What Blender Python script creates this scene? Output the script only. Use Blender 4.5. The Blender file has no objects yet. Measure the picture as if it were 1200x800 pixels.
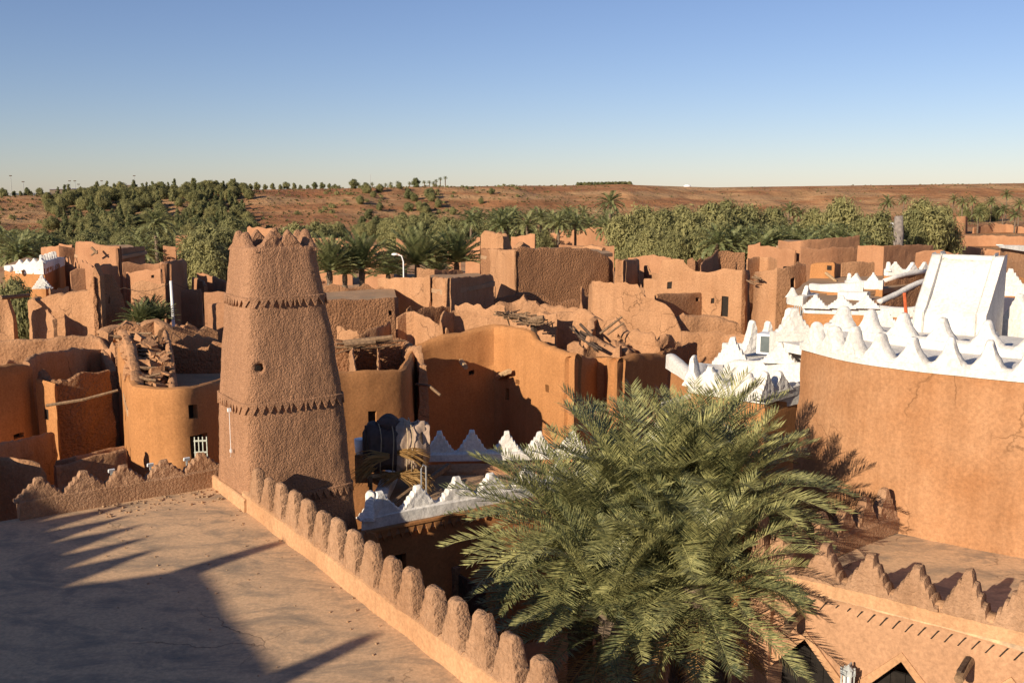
import bpy, math, random, bisect
from mathutils import Vector, noise, Matrix
random.seed(7)
R = math.radians
SC = bpy.context.scene
COL = SC.collection
# ------------------------------------------------------------------ camera
CAMZ, PITCH, F = 11.5, math.atan(172/1167), 1167.0
cam = bpy.data.cameras.new('camera'); cam.lens = 35; cam.sensor_width = 36
cam.clip_start = 0.2; cam.clip_end = 9000
co = bpy.data.objects.new('camera', cam); COL.objects.link(co); SC.camera = co
co.location = (0, 0, CAMZ); co.rotation_euler = (math.pi/2-PITCH, 0, 0)
# ------------------------------------------------------------------ light
AZ, EL = 40.0, 20.0                      # shadows run AZ degrees right of +Y
w = bpy.data.worlds.new('World'); SC.world = w; w.use_nodes = True
nt = w.node_tree; bg = nt.nodes['Background']
sky = nt.nodes.new('ShaderNodeTexSky'); sky.sky_type = 'NISHITA'; sky.sun_disc = False
sky.sun_elevation = R(EL); sky.sun_rotation = R(180+AZ)
sky.altitude = 600; sky.air_density = 1.0; sky.dust_density = 0.25; sky.ozone_density = 2.0
tint = nt.nodes.new('ShaderNodeMix'); tint.data_type = 'RGBA'; tint.blend_type = 'MULTIPLY'; tint.inputs[0].default_value = 1; tint.inputs[7].default_value = (.96, .945, 1.16, 1)
nt.links.new(sky.outputs[0], tint.inputs[6]); nt.links.new(tint.outputs[2], bg.inputs[0]); bg.inputs[1].default_value = 0.06
sl = bpy.data.lights.new('sun', 'SUN'); sl.energy = 5.0; sl.angle = R(0.5); sl.color = (1.0, 0.85, 0.66)
so = bpy.data.objects.new('sun', sl); COL.objects.link(so)
so.rotation_euler = Vector((math.sin(R(AZ))*math.cos(R(EL)), math.cos(R(AZ))*math.cos(R(EL)), -math.sin(R(EL)))).to_track_quat('-Z', 'Y').to_euler()
so.location = (-40, -40, 60)
vs = SC.view_settings; vs.view_transform = 'Standard'; vs.look = 'None'; vs.gamma = 1; vs.exposure = 0.6; vs.use_curve_mapping = False
# ------------------------------------------------------------------ geometry of the view, used once to survey the site
cp, sp = math.cos(PITCH), math.sin(PITCH)
def D(px, py, Y):                        # world point seen at a photo position, Y metres ahead
    u, v = px-600, py-400
    k = Y/(F*cp-v*sp)
    return Vector((u*k, Y, CAMZ-(F*sp+v*cp)*k))
def PZ(px, py, z):                       # the same on a level plane
    u, v = px-600, py-400
    k = (CAMZ-z)/(F*sp+v*cp)
    return Vector((u*k, (F*cp-v*sp)*k, z))
def proj(p):
    x, y, z = p[0], p[1], p[2]-CAMZ
    d = y*cp-z*sp
    return 600+F*x/d, 400-F*(y*sp+z*cp)/d
def W(px, py, p0, n):                    # the same on an upright plane
    u, v = px-600, py-400
    r = Vector((u, F*cp-v*sp, -(F*sp+v*cp))); c = Vector((0, 0, CAMZ))
    t = (Vector(p0)-c).dot(n)/r.dot(n)
    return c+r*t
def n3(x, y, z=0.0): return noise.noise(Vector((x, y, z)))
def fr(x, y, z=0.0, o=4): return noise.fractal(Vector((x, y, z)), 1.0, 2.1, o)
# ------------------------------------------------------------------ bookkeeping
def tag(o, label=None, cat=None, group=None, kind=None):
    if label: o['label'] = label
    if cat: o['category'] = cat
    if group: o['group'] = group
    if kind: o['kind'] = kind
    return o
def empty(name, loc, label, cat, group=None):
    o = bpy.data.objects.new(name, None); COL.objects.link(o); o.location = loc
    o.empty_display_size = .3
    return tag(o, label, cat, group)
def mk(name, V, Fc, mat, smooth=True):
    me = bpy.data.meshes.new(name); me.from_pydata([tuple(v) for v in V], [], Fc)
    for m in (mat if isinstance(mat, (list, tuple)) else [mat]): me.materials.append(m)
    if smooth: me.polygons.foreach_set('use_smooth', [True]*len(me.polygons))
    me.update(); return me
def add(name, V, Fc, mat, parent=None, smooth=True):
    if parent is not None:
        l = parent.matrix_basis.translation if False else wloc(parent)
        V = [(v[0]-l[0], v[1]-l[1], v[2]-l[2]) for v in V]
    o = bpy.data.objects.new(name, mk(name, V, Fc, mat, smooth)); COL.objects.link(o)
    if parent is not None: o.parent = parent
    return o
def wloc(o):
    l = Vector(o.location)
    while o.parent: o = o.parent; l += Vector(o.location)
    return l
def put(name, me, parent, loc, rz=0, sc=(1, 1, 1), rx=0, ry=0):
    o = bpy.data.objects.new(name, me); COL.objects.link(o)
    if parent is not None:
        o.parent = parent; loc = Vector(loc)-wloc(parent)
    o.location = loc; o.rotation_euler = (rx, ry, rz); o.scale = sc
    return o
class MB:                                # gathers shapes for one mesh
    def __init__(s): s.v = []; s.f = []
    def raw(s, V, Fc):
        b = len(s.v); s.v += [tuple(x) for x in V]; s.f += [tuple(i+b for i in f) for f in Fc]
    def box(s, c, ax, ay, az):
        c = Vector(c); V = []
        for k in (-1, 1):
            for j in (-1, 1):
                for i in (-1, 1): V.append(c+Vector(ax)*i+Vector(ay)*j+Vector(az)*k)
        s.raw(V, [(0, 2, 3, 1), (4, 5, 7, 6), (0, 1, 5, 4), (2, 6, 7, 3), (0, 4, 6, 2), (1, 3, 7, 5)])
    def tube(s, pts, rads, n=6, jit=0):
        pts = [Vector(p) for p in pts]; V = []; Fc = []
        if not isinstance(rads, (list, tuple)): rads = [rads]*len(pts)
        for i, p in enumerate(pts):
            d = (pts[min(i+1, len(pts)-1)]-pts[max(i-1, 0)]).normalized()
            a = d.cross(Vector((0, 0, 1)) if abs(d.z) < .9 else Vector((1, 0, 0))).normalized(); b = d.cross(a)
            for k in range(n):
                q = 2*math.pi*k/n; r = rads[i]*(1+random.uniform(-jit, jit))
                V.append(p+a*math.cos(q)*r+b*math.sin(q)*r)
        for i in range(len(pts)-1):
            for k in range(n):
                k2 = (k+1) % n
                Fc.append((i*n+k, i*n+k2, (i+1)*n+k2, (i+1)*n+k))
        Fc.append(tuple(range(n))[::-1]); Fc.append(tuple((len(pts)-1)*n+k for k in range(n)))
        s.raw(V, Fc)
    def blob(s, c, r, seed=0, sub=8, rough=.25, sq=(1, 1, 1)):
        V = []; Fc = []; c = Vector(c)
        for i in range(sub+1):
            th = math.pi*i/sub
            for j in range(sub*2):
                ph = math.pi*j/sub
                d = Vector((math.sin(th)*math.cos(ph), math.sin(th)*math.sin(ph), math.cos(th)))
                k = r*(1+rough*fr(d.x*1.3+seed*7.1, d.y*1.3+seed, d.z*1.3, 3))
                V.append(c+Vector((d.x*k*sq[0], d.y*k*sq[1], d.z*k*sq[2])))
        m = sub*2
        for i in range(sub):
            for j in range(m):
                Fc.append((i*m+j, (i+1)*m+j, (i+1)*m+(j+1) % m, i*m+(j+1) % m))
        s.raw(V, Fc)
    def build(s, name, mat, parent=None, smooth=False): return add(name, s.v, s.f, mat, parent, smooth)
# ------------------------------------------------------------------ materials
def nodes(name):
    m = bpy.data.materials.new(name); m.use_nodes = True
    t = m.node_tree; return m, t, t.nodes['Principled BSDF'], t.nodes.new, t.links.new
def ramp(N, stops):
    r = N('ShaderNodeValToRGB'); e = r.color_ramp.elements
    while len(e) < len(stops): e.new(.5)
    for k, (p, c) in zip(e, stops):
        k.position = p; k.color = (*c, 1) if isinstance(c, tuple) else (c, c, c, 1)
    return r
def mud(name, c1, c2, lump=.5, lscale=5, fine=.35, dist=.06, streak=.25, stain=None, rough=.95, pit=0, crack=0.0):
    m, t, b, N, Lk = nodes(name)
    g = N('ShaderNodeNewGeometry'); pos = g.outputs['Position']
    def nz(s, d=5, r=.6, vec=pos, dis=0):
        n = N('ShaderNodeTexNoise'); n.inputs['Scale'].default_value = s; n.inputs['Detail'].default_value = d
        n.inputs['Roughness'].default_value = r; n.inputs['Distortion'].default_value = dis
        Lk(vec, n.inputs['Vector']); return n.outputs['Fac']
    big = nz(.55, 6, .62)
    r1 = ramp(N, [(.3, c1), (.72, c2)]); Lk(big, r1.inputs[0]); c = r1.outputs[0]
    def mixc(fac, a, bcol, mode='MIX', f=None):
        x = N('ShaderNodeMix'); x.data_type = 'RGBA'; x.blend_type = mode
        if f is not None: x.inputs[0].default_value = f
        else: Lk(fac, x.inputs[0])
        Lk(a, x.inputs[6])
        if hasattr(bcol, 'is_linked'): Lk(bcol, x.inputs[7])
        else: x.inputs[7].default_value = (*bcol, 1)
        return x.outputs[2]
    # drips and washes running down the face
    mp = N('ShaderNodeMapping'); mp.inputs['Scale'].default_value = (2.2, 2.2, .16); Lk(pos, mp.inputs[0])
    rs = ramp(N, [(.42, 0.0), (.68, streak)]); Lk(nz(1.0, 5, .65, mp.outputs[0]), rs.inputs[0])
    c = mixc(rs.outputs[0], c, tuple(v*.62 for v in c1))
    # grain
    rg = ramp(N, [(.32, .72), (.7, 1.22)]); Lk(nz(14, 4, .7), rg.inputs[0])
    c = mixc(None, c, rg.outputs[0], 'MULTIPLY', .75)
    if stain:
        ms = N('ShaderNodeMapping'); ms.inputs['Rotation'].default_value = (0, 0, .5); ms.inputs['Scale'].default_value = (.85, 1.5, 1); Lk(pos, ms.inputs[0])
        rr = ramp(N, [(.46, 0.0), (.56, .5), (.68, .9)]); Lk(nz(.9, 9, .74, ms.outputs[0], .5), rr.inputs[0])
        c = mixc(rr.outputs[0], c, stain)
    lf = nz(lscale, 5, .6); ff = nz(38, 3, .6)
    hb = N('ShaderNodeMath'); hb.operation = 'MULTIPLY_ADD'; Lk(ff, hb.inputs[0]); hb.inputs[1].default_value = fine*.35; 
    hl = N('ShaderNodeMath'); hl.operation = 'MULTIPLY'; Lk(lf, hl.inputs[0]); hl.inputs[1].default_value = lump
    Lk(hl.outputs[0], hb.inputs[2]); h = hb.outputs[0]
    if pit:
        v = N('ShaderNodeTexVoronoi'); v.inputs['Scale'].default_value = lscale*1.3; Lk(pos, v.inputs['Vector'])
        q = N('ShaderNodeMath'); q.operation = 'MULTIPLY_ADD'; Lk(v.outputs['Distance'], q.inputs[0]); q.inputs[1].default_value = -pit; Lk(h, q.inputs[2]); h = q.outputs[0]
    if crack:
        v = N('ShaderNodeTexVoronoi'); v.feature = 'DISTANCE_TO_EDGE'; v.inputs['Scale'].default_value = .55
        wv = N('ShaderNodeVectorMath'); wv.operation = 'MULTIPLY_ADD'
        nn = N('ShaderNodeTexNoise'); nn.inputs['Scale'].default_value = 1.6; nn.inputs['Detail'].default_value = 6; Lk(pos, nn.inputs['Vector'])
        Lk(nn.outputs['Color'], wv.inputs[0]); wv.inputs[1].default_value = (.9, .9, .9); Lk(pos, wv.inputs[2]); Lk(wv.outputs[0], v.inputs['Vector'])
        rk = ramp(N, [(.0, 1.0), (.012, 0.0)]); Lk(v.outputs['Distance'], rk.inputs[0])
        gate = ramp(N, [(.52, 0.0), (.6, crack)]); Lk(nz(.35, 2, .5), gate.inputs[0])
        mm = N('ShaderNodeMath'); mm.operation = 'MULTIPLY'; Lk(rk.outputs[0], mm.inputs[0]); Lk(gate.outputs[0], mm.inputs[1])
        c = mixc(mm.outputs[0], c, tuple(v*.25 for v in c1))
        q = N('ShaderNodeMath'); q.operation = 'MULTIPLY_ADD'; Lk(mm.outputs[0], q.inputs[0]); q.inputs[1].default_value = -.4; Lk(h, q.inputs[2]); h = q.outputs[0]
    bp = N('ShaderNodeBump'); bp.inputs['Strength'].default_value = 1.0; bp.inputs['Distance'].default_value = dist
    Lk(h, bp.inputs['Height']); Lk(bp.outputs[0], b.inputs['Normal'])
    Lk(c, b.inputs['Base Color']); b.inputs['Roughness'].default_value = rough
    b.inputs['Specular IOR Level'].default_value = .15
    return m
def plain(name, c, rough=.8, vary=.25, scale=6, bump=.0, metal=0, spec=.3):
    m, t, b, N, Lk = nodes(name)
    tc = N('ShaderNodeTexCoord'); n = N('ShaderNodeTexNoise'); n.inputs['Scale'].default_value = scale; n.inputs['Detail'].default_value = 5
    Lk(tc.outputs['Object'], n.inputs['Vector'])
    r = ramp(N, [(.3, tuple(v*(1-vary) for v in c)), (.7, tuple(min(1, v*(1+vary)) for v in c))]); Lk(n.outputs['Fac'], r.inputs[0])
    Lk(r.outputs[0], b.inputs['Base Color']); b.inputs['Roughness'].default_value = rough; b.inputs['Metallic'].default_value = metal
    b.inputs['Specular IOR Level'].default_value = spec
    if bump:
        bp = N('ShaderNodeBump'); bp.inputs['Distance'].default_value = bump; Lk(n.outputs['Fac'], bp.inputs['Height']); Lk(bp.outputs[0], b.inputs['Normal'])
    return m
def leafy(name, c1, c2, rough=.5, spec=.35, trans=.25, rnd=.2, sc=1.3):
    m, t, b, N, Lk = nodes(name)
    tc = N('ShaderNodeTexCoord'); n = N('ShaderNodeTexNoise'); n.inputs['Scale'].default_value = sc; n.inputs['Detail'].default_value = 3
    Lk(tc.outputs['Object'], n.inputs['Vector'])
    oi = N('ShaderNodeObjectInfo'); ad = N('ShaderNodeMath'); ad.operation = 'MULTIPLY_ADD'
    Lk(oi.outputs['Random'], ad.inputs[0]); ad.inputs[1].default_value = rnd
    sb = N('ShaderNodeMath'); sb.operation = 'SUBTRACT'; Lk(n.outputs['Fac'], sb.inputs[0]); sb.inputs[1].default_value = rnd*.5
    Lk(sb.outputs[0], ad.inputs[2])
    r = ramp(N, [(.33, c1), (.68, c2)]); Lk(ad.outputs[0], r.inputs[0])
    Lk(r.outputs[0], b.inputs['Base Color']); b.inputs['Roughness'].default_value = rough; b.inputs['Specular IOR Level'].default_value = spec
    if trans:
        tr = N('ShaderNodeBsdfTranslucent'); Lk(r.outputs[0], tr.inputs[0]); mx = N('ShaderNodeMixShader'); mx.inputs[0].default_value = trans
        Lk(b.outputs[0], mx.inputs[1]); Lk(tr.outputs[0], mx.inputs[2]); Lk(mx.outputs[0], t.nodes['Material Output'].inputs[0])
    return m
M = {}
M['plaster'] = mud('mud_plaster', (.36, .165, .062), (.43, .205, .082), lump=.5, lscale=2.6, fine=.3, dist=.035, streak=.3)
M['ruin'] = mud('weathered_mud', (.365, .19, .095), (.445, .245, .13), lump=.9, lscale=6, fine=.8, dist=.06, streak=.35, pit=.3, crack=.7)
M['rough'] = mud('rough_mud', (.30, .15, .075), (.36, .185, .095), lump=1.0, lscale=7.5, fine=.8, dist=.13, streak=.2, pit=.5)
M['tower'] = mud('tower_mud', (.335, .18, .10), (.385, .21, .12), lump=1.0, lscale=19, fine=1.0, dist=.04, streak=.35, pit=.5)
M['parapet'] = mud('parapet_mud', (.41, .225, .115), (.52, .31, .17), lump=.6, lscale=9, fine=.5, dist=.03, streak=.35)
M['merlon'] = mud('merlon_mud', (.30, .165, .09), (.43, .265, .16), lump=1.0, lscale=16, fine=1.0, dist=.04, streak=.5, pit=.3)
M['pink'] = mud('arcade_mud', (.375, .212, .12), (.41, .235, .133), lump=.4, lscale=3, fine=.35, dist=.02, streak=.2)
M['bigwall'] = mud('facade_mud', (.325, .15, .064), (.44, .245, .13), lump=.5, lscale=3.2, fine=.6, dist=.03, streak=.45, crack=.5)
M['terrace'] = mud('terrace_earth', (.54, .355, .21), (.62, .405, .235), lump=.3, lscale=3, fine=.4, dist=.015, streak=0, stain=(.20, .165, .125), crack=.8)
M['roof'] = mud('roof_earth', (.36, .215, .12), (.43, .27, .155), lump=.4, lscale=3, fine=.4, dist=.03, streak=0, stain=(.26, .19, .12))
M['white'] = mud('lime_wash', (.64, .61, .555), (.73, .705, .66), lump=.8, lscale=5, fine=.6, dist=.03, streak=.4)
M['far'] = mud('far_mud', (.335, .165, .085), (.41, .215, .115), lump=.6, lscale=2.0, fine=.3, dist=.12, streak=.2)
M['sand'] = plain('sand_render', (.45, .36, .22), .9, .15, 1)
M['archshade'] = plain('arch_shade_black', (.012, .009, .007), .9, .4, 12, .01)  # near-black colour standing for the shade inside the arches
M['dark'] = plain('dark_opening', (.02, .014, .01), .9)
M['wood'] = plain('old_wood', (.20, .125, .07), .85, .4, 14, .01)
M['palewood'] = plain('pale_wood', (.42, .28, .15), .8, .3, 14, .01)
M['darkwood'] = plain('dark_wood', (.07, .045, .03), .85, .4, 12, .01)
M['iron'] = plain('grey_iron', (.35, .37, .36), .5, .15, 8)
M['steel'] = plain('galvanised_steel', (.55, .56, .56), .35, .1, 8, metal=.7)
M['whitemetal'] = plain('white_paint', (.75, .75, .74), .5, .08, 4)
# ------------------------------------------------------------------ mud walls
def rounded(P, rad, closed):
    if rad <= 0 or len(P) < 3: return list(P)+([P[0]] if closed else [])
    out = []; n = len(P)
    for i, p in enumerate(P):
        if not closed and i in (0, n-1): out.append(p); continue
        a, b = P[i-1], P[(i+1) % n]
        da, db = (a-p), (b-p)
        ra = min(rad, .42*Vector(da[:2]).length)/max(da.length, 1e-6); rb = min(rad, .42*Vector(db[:2]).length)/max(db.length, 1e-6)
        s, e = p+da*ra, p+db*rb
        for k in range(6):
            q = k/5; out.append(s*(1-q)**2+p*2*q*(1-q)+e*q*q)
    if closed: out.append(out[0])
    return out
def wall_geo(P, t=.4, closed=False, z0=-.3, step=.35, rough=.04, edge=.15, bat=.03, rad=.3, ops=(), topf=None, rf=1.5, roll=.16, ibat=None):
    Q = rounded([Vector(p) for p in P], rad, closed)
    cum = [0]
    for a, b in zip(Q, Q[1:]): cum.append(cum[-1]+math.hypot(b.x-a.x, b.y-a.y))
    Ln = cum[-1]
    def at(u):
        if closed: u %= Ln
        u = min(max(u, 0), Ln); i = min(max(bisect.bisect_right(cum, u)-1, 0), len(Q)-2)
        s = (u-cum[i])/max(cum[i+1]-cum[i], 1e-9); return Q[i].lerp(Q[i+1], min(max(s, 0), 1))
    n = max(2, int(round(Ln/step))); us = [Ln*i/n for i in range(n+1)]
    for o in ops:
        for e in o[:2]:
            us = [x for x in us if abs(x-e) > .35*step or x in (0, Ln)]+[e]
    us = sorted(set(us))
    if closed: us = us[:-1]
    C = len(us); tops = []
    for u in us:
        p = at(u); z = p.z+(topf(u, Ln) if topf else 0)
        if edge:
            z += edge*(fr(p.x*.7, p.y*.7, 3.1, 3)*.7+.5*noise.cell(Vector((p.x*1.7, p.y*1.7, 9.0)))*abs(n3(p.x*.5, p.y*.5, 7))*1.6+.35*n3(p.x*3, p.y*3, 1)+.25*n3(p.x*8, p.y*8, 2)+.32*(noise.cell(Vector((p.x*3.3, p.y*3.3, 4)))-.3)*max(0, n3(p.x*.8, p.y*.8, 11)+.25))
        tops.append(z)
    hm = max(tops)-z0; nv = max(2, int(round(hm/step))); ts = [i/nv for i in range(nv+1)]
    oi = []
    for o in ops:
        uc = (o[0]+o[1])/2; k = min(range(C), key=lambda i: abs(us[i]-uc)); Hc = tops[k]-roll-z0
        t0, t1 = max((o[2]-z0)/Hc, .001), min((o[3]-z0)/Hc, .97)
        for e in (t0, t1):
            ts = [x for x in ts if abs(x-e) > .3/nv or x in (0, 1)]+[e]
        oi.append((o[0], o[1], t0, t1))
    ts = sorted(set(ts)); nv = len(ts)-1; K = 2*nv+5; V = []
    if ibat is None: ibat = bat
    for i, u in enumerate(us):
        e = step*.7; a, b = at(u-e), at(u+e); d = Vector((b.x-a.x, b.y-a.y)); d = d.normalized() if d.length > 1e-6 else Vector((1, 0))
        nx, ny = d.y, -d.x; p = at(u); top = tops[i]; hh = top-roll-z0
        prof = [(-bat*hh*q, z0+hh*q, 1) for q in ts]
        to, ti = bat*hh, max(t-ibat*hh, bat*hh+.04)
        prof += [(-(to+(ti-to)*.16), top-roll*.3, .6), (-(to+ti)/2, top, .3), (-(ti-(ti-to)*.16), top-roll*.3, .6)]
        prof += [(-max(t-ibat*hh*q, bat*hh*q+.03), z0+hh*q, -1) for q in reversed(ts)]
        for off, z, sg in prof:
            x, y = p.x+nx*off, p.y+ny*off
            dd = rough*(fr(x*rf, y*rf, z*rf, 4))*(1 if sg > 0 else -1) if rough else 0
            V.append((x+nx*dd, y+ny*dd, z+(rough*.6*n3(x*3, y*3, z) if sg in (.3, .6) else 0)))
    Fc = []; skip = set(); m = C if closed else C-1
    for (u0, u1, t0, t1) in oi:
        I = [i for i in range(m) if us[i] > u0-1e-6 and (us[i+1] if i+1 < C else Ln) < u1+1e-6]
        J = [j for j in range(nv) if ts[j] > t0-1e-6 and ts[j+1] < t1+1e-6]
        if not I or not J: continue
        for i in I:
            for j in J: skip.add((i, j))
        i0, i1, j0, j1 = I[0], I[-1]+1, J[0], J[-1]+1
        o_ = lambda i, j: (i % C)*K+j
        n_ = lambda i, j: (i % C)*K+K-1-j
        for i in I:
            Fc.append((o_(i, j0), o_(i+1, j0), n_(i+1, j0), n_(i, j0))); Fc.append((o_(i, j1), n_(i, j1), n_(i+1, j1), o_(i+1, j1)))
        for j in J:
            Fc.append((o_(i0, j), n_(i0, j), n_(i0, j+1), o_(i0, j+1))); Fc.append((o_(i1, j), o_(i1, j+1), n_(i1, j+1), n_(i1, j)))
    for i in range(m):
        i2 = (i+1) % C
        for k in range(K-1):
            j = k if k < nv else (K-2-k if k >= nv+4 else -1)
            if (i, j) in skip: continue
            Fc.append((i*K+k, i2*K+k, i2*K+k+1, i*K+k+1))
    if not closed:
        for i, fl in ((0, 0), (C-1, 1)):
            for j in range(nv):
                q = (i*K+j, i*K+j+1, i*K+K-2-j, i*K+K-1-j); Fc.append(q if fl == 0 else q[::-1])
            q = tuple(i*K+k for k in range(nv, nv+5)); Fc.append(q)
    return V, Fc, at, Ln
def offs(P, d):                             # a path moved sideways, + outwards
    out = []
    for i, p in enumerate(P):
        a, b = P[max(i-1, 0)], P[min(i+1, len(P)-1)]; t = Vector((b.x-a.x, b.y-a.y)).normalized(); out.append(Vector((p.x+t.y*d, p.y-t.x*d, p.z)))
    return out
def upx(P, rad, closed, px, z):          # where along a wall a photo column falls
    _, _, at, Ln = P; best = None
    for i in range(401):
        u = Ln*i/400; q = at(u); e = abs(proj((q.x, q.y, z))[0]-px)
        if best is None or e < best[0]: best = (e, u)
    return best[1]
LASTPAR = {}
def wall(parent, pts, mat, name='wall', ops=(), world=False, panel='dark', **kw):
    P = [Vector(p) if isinstance(p, Vector) else D(*p) for p in pts]
    if ops:
        g = wall_geo(P, **{**kw, 'step': 1.0, 'rough': 0, 'edge': 0}); O = []
        for (x0, x1, y0, y1) in ops:
            u0 = upx(g, 0, 0, x0, P[0].z-1); u1 = upx(g, 0, 0, x1, P[0].z-1)
            u0, u1 = min(u0, u1), max(u0, u1); u1 = max(u1, u0+.22); c = g[2]((u0+u1)/2)
            O.append((u0, u1, D(x0, y1, c.y).z, D(x0, y0, c.y).z))
        kw['ops'] = O
    V, Fc, at, Ln = wall_geo(P, **kw)
    o = add(name, V, Fc, M[mat] if isinstance(mat, str) else mat, parent); o.data.set_sharp_from_angle(angle=R(38))
    if 'parapet' in name: LASTPAR[parent.name] = o
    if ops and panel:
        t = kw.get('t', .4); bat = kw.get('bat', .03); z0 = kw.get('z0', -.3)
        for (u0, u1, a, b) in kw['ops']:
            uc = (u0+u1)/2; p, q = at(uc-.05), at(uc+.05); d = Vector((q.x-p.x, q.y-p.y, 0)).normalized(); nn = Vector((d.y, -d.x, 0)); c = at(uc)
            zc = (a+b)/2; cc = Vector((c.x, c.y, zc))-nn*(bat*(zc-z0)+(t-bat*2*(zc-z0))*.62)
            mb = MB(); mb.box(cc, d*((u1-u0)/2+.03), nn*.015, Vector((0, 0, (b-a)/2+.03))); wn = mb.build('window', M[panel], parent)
    return o
def floor(parent, pts, z, mat, name='roof', res=.5, amp=.03, thick=.25):
    """a roof or floor slab filling a polygon, gently uneven"""
    P = [Vector((p[0], p[1])) for p in pts]
    c = sum(P, Vector((0, 0)))/len(P); V = []; Fc = []; rings = 8; n = 0; ed = []
    for a, b in zip(P, P[1:]+P[:1]):
        k = max(1, int((b-a).length/res)); ed += [a.lerp(b, i/k) for i in range(k)]
    n = len(ed)
    for r in range(rings+1):
        for e in ed:
            q = c.lerp(e, r/rings); V.append((q.x, q.y, z+amp*fr(q.x*.6, q.y*.6, 5, 3)))
    for r in range(rings):
        for i in range(n):
            j = (i+1) % n; Fc.append((r*n+i, r*n+j, (r+1)*n+j, (r+1)*n+i))
    b = len(V)
    for e in ed: V.append((e.x, e.y, z-thick))
    for i in range(n): Fc.append((rings*n+i, rings*n+(i+1) % n, b+(i+1) % n, b+i))
    Fc.append(tuple(b+i for i in range(n))[::-1])
    o = add(name, V, Fc, M[mat] if isinstance(mat, str) else mat, parent); o.data.set_sharp_from_angle(angle=R(38)); return o
# merlon shapes: stepped teeth of the parapets, made once each and copied
def stepf(x, stops, s=.03):
    v = stops[0][1]
    for (p, h0), (_, h1) in zip(stops, stops[1:]): v += (h1-h0)*(.5+.5*math.tanh((x-p)/s))
    return v
def merlon_mesh(kind, wd, H, t, mat, seed, n=40):
    prof = {'stub': [(.42, 1), (.58, .72), (.78, .42), (2, .08)], 'step': [(.2, 1), (.42, .72), (.62, .50), (.82, .28), (2, .08)],
            'cone': [(.22, 1), (.34, .66), (.5, .46), (.66, .30), (.84, .14), (2, .04)], 'big': [(.17, 1), (.34, .74), (.52, .55), (.70, .36), (.87, .18), (2, .03)], 'tow': [(.2, 1), (.48, .62), (.78, .26), (2, .05)]}[kind]
    s = {'stub': .03, 'step': .02, 'cone': .07, 'big': .022, 'tow': .11}[kind]
    rnd = random.Random(seed); sk = rnd.uniform(-.06, .06); o = seed*3.7
    def tf(u, Ln):
        x = (u/Ln-.5)*2+sk; return H*max(.04, stepf(abs(x), prof, s))*(1+.05*n3(x*3+o, o))-.0
    P = [Vector((-wd/2, t/2*-1, 0)), Vector((wd/2, -t/2, 0))]
    V, Fc, _, _ = wall_geo(P, t=t, z0=-.06, step=wd/n, rough=0, edge=0, bat=t*.16/H, rad=0, topf=tf, roll=min(.07, t*.22))
    q = {'big': .6, 'stub': .85, 'step': .7}.get(kind, 1.0)
    V = [(x+q*.02*fr(x*6+o, z*6, y*6), y+q*.025*fr(x*6, z*6+o, y*6), z+q*.014*n3(x*11, y*11+o, z*11)) for x, y, z in V]
    me = mk('merlon', V, Fc, mat); me.set_sharp_from_angle(angle=R(42)); return me
MER = {}
def merlons(kind, wd, H, t, mat):
    k = (kind, wd, H, t, mat)
    if k not in MER: MER[k] = [merlon_mesh(kind, wd, H, t, M[mat], s) for s in range(6)]
    return MER[k]
def merlon_row(parent, P, kind, wd, H, t, mat, gap=None, n=None, off=0.0, ends=(0, 0), name='merlon'):
    parent = LASTPAR.get(parent.name, parent)
    P = [Vector(p) for p in P]; cum = [0]
    for a, b in zip(P, P[1:]): cum.append(cum[-1]+math.hypot(b.x-a.x, b.y-a.y))
    Ln = cum[-1]-ends[0]-ends[1]; n = n or max(1, int(round(Ln/gap))); ms = merlons(kind, wd, H, t, mat)
    for i in range(n):
        u = ends[0]+(i+.5)*Ln/n; k = min(max(bisect.bisect_right(cum, u)-1, 0), len(P)-2); s = (u-cum[k])/(cum[k+1]-cum[k])
        p = P[k].lerp(P[k+1], s); d = (P[k+1]-P[k]).normalized(); nn = Vector((d.y, -d.x, 0))
        q = random.uniform(.88, 1.1)
        put(name, ms[random.randrange(len(ms))], parent, p-nn*off, math.atan2(d.y, d.x)+random.uniform(-.06, .06), (random.uniform(.92, 1.06), random.uniform(.92, 1.08), q))
# ------------------------------------------------------------------ terrain
def lerpt(x, xs, ys):
    if x <= xs[0]: return ys[0]
    for a, b, c, d in zip(xs, xs[1:], ys, ys[1:]):
        if x <= b: return c+(d-c)*(x-a)/(b-a)
    return ys[-1]
def sst(x): x = min(max(x, 0), 1); return x*x*(3-2*x)
def ground_z(x, y):
    z = .18*fr(x*.15, y*.15, 2, 3)
    if y > 60:
        r = x/y
        b = lerpt(r, [-.6, -.3, 0, .25, .6], [225, 275, 330, 390, 430])*(1+.05*fr(x*.006, y*.002, 4, 3))
        wd = lerpt(r, [-.6, 0, .6], [130, 170, 200])
        rp = lerpt(r, [-.6, -.514, -.43, -.257, 0, .12, .2, .514, .6], [232, 230.5, 228, 222.5, 218, 217, 220, 215, 214])
        hr = CAMZ+(228-rp)/F*(b+wd)
        s = (y-b)/wd; g = abs(fr(x*.018, y*.006, 8, 4))
        hz = hr*(.62*sst(s)+.38*sst((s-.18-.35*g)/.62))
        hz += (1.6*fr(x*.03, y*.03, 6, 4))*sst(s*2)*(1-sst((s-.75)*4))
        z = z*(1-sst(s))+hz
        if s > 1: z += .25*fr(x*.01, y*.01, 1, 2)-.004*(y-b-wd)
    return z
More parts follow.
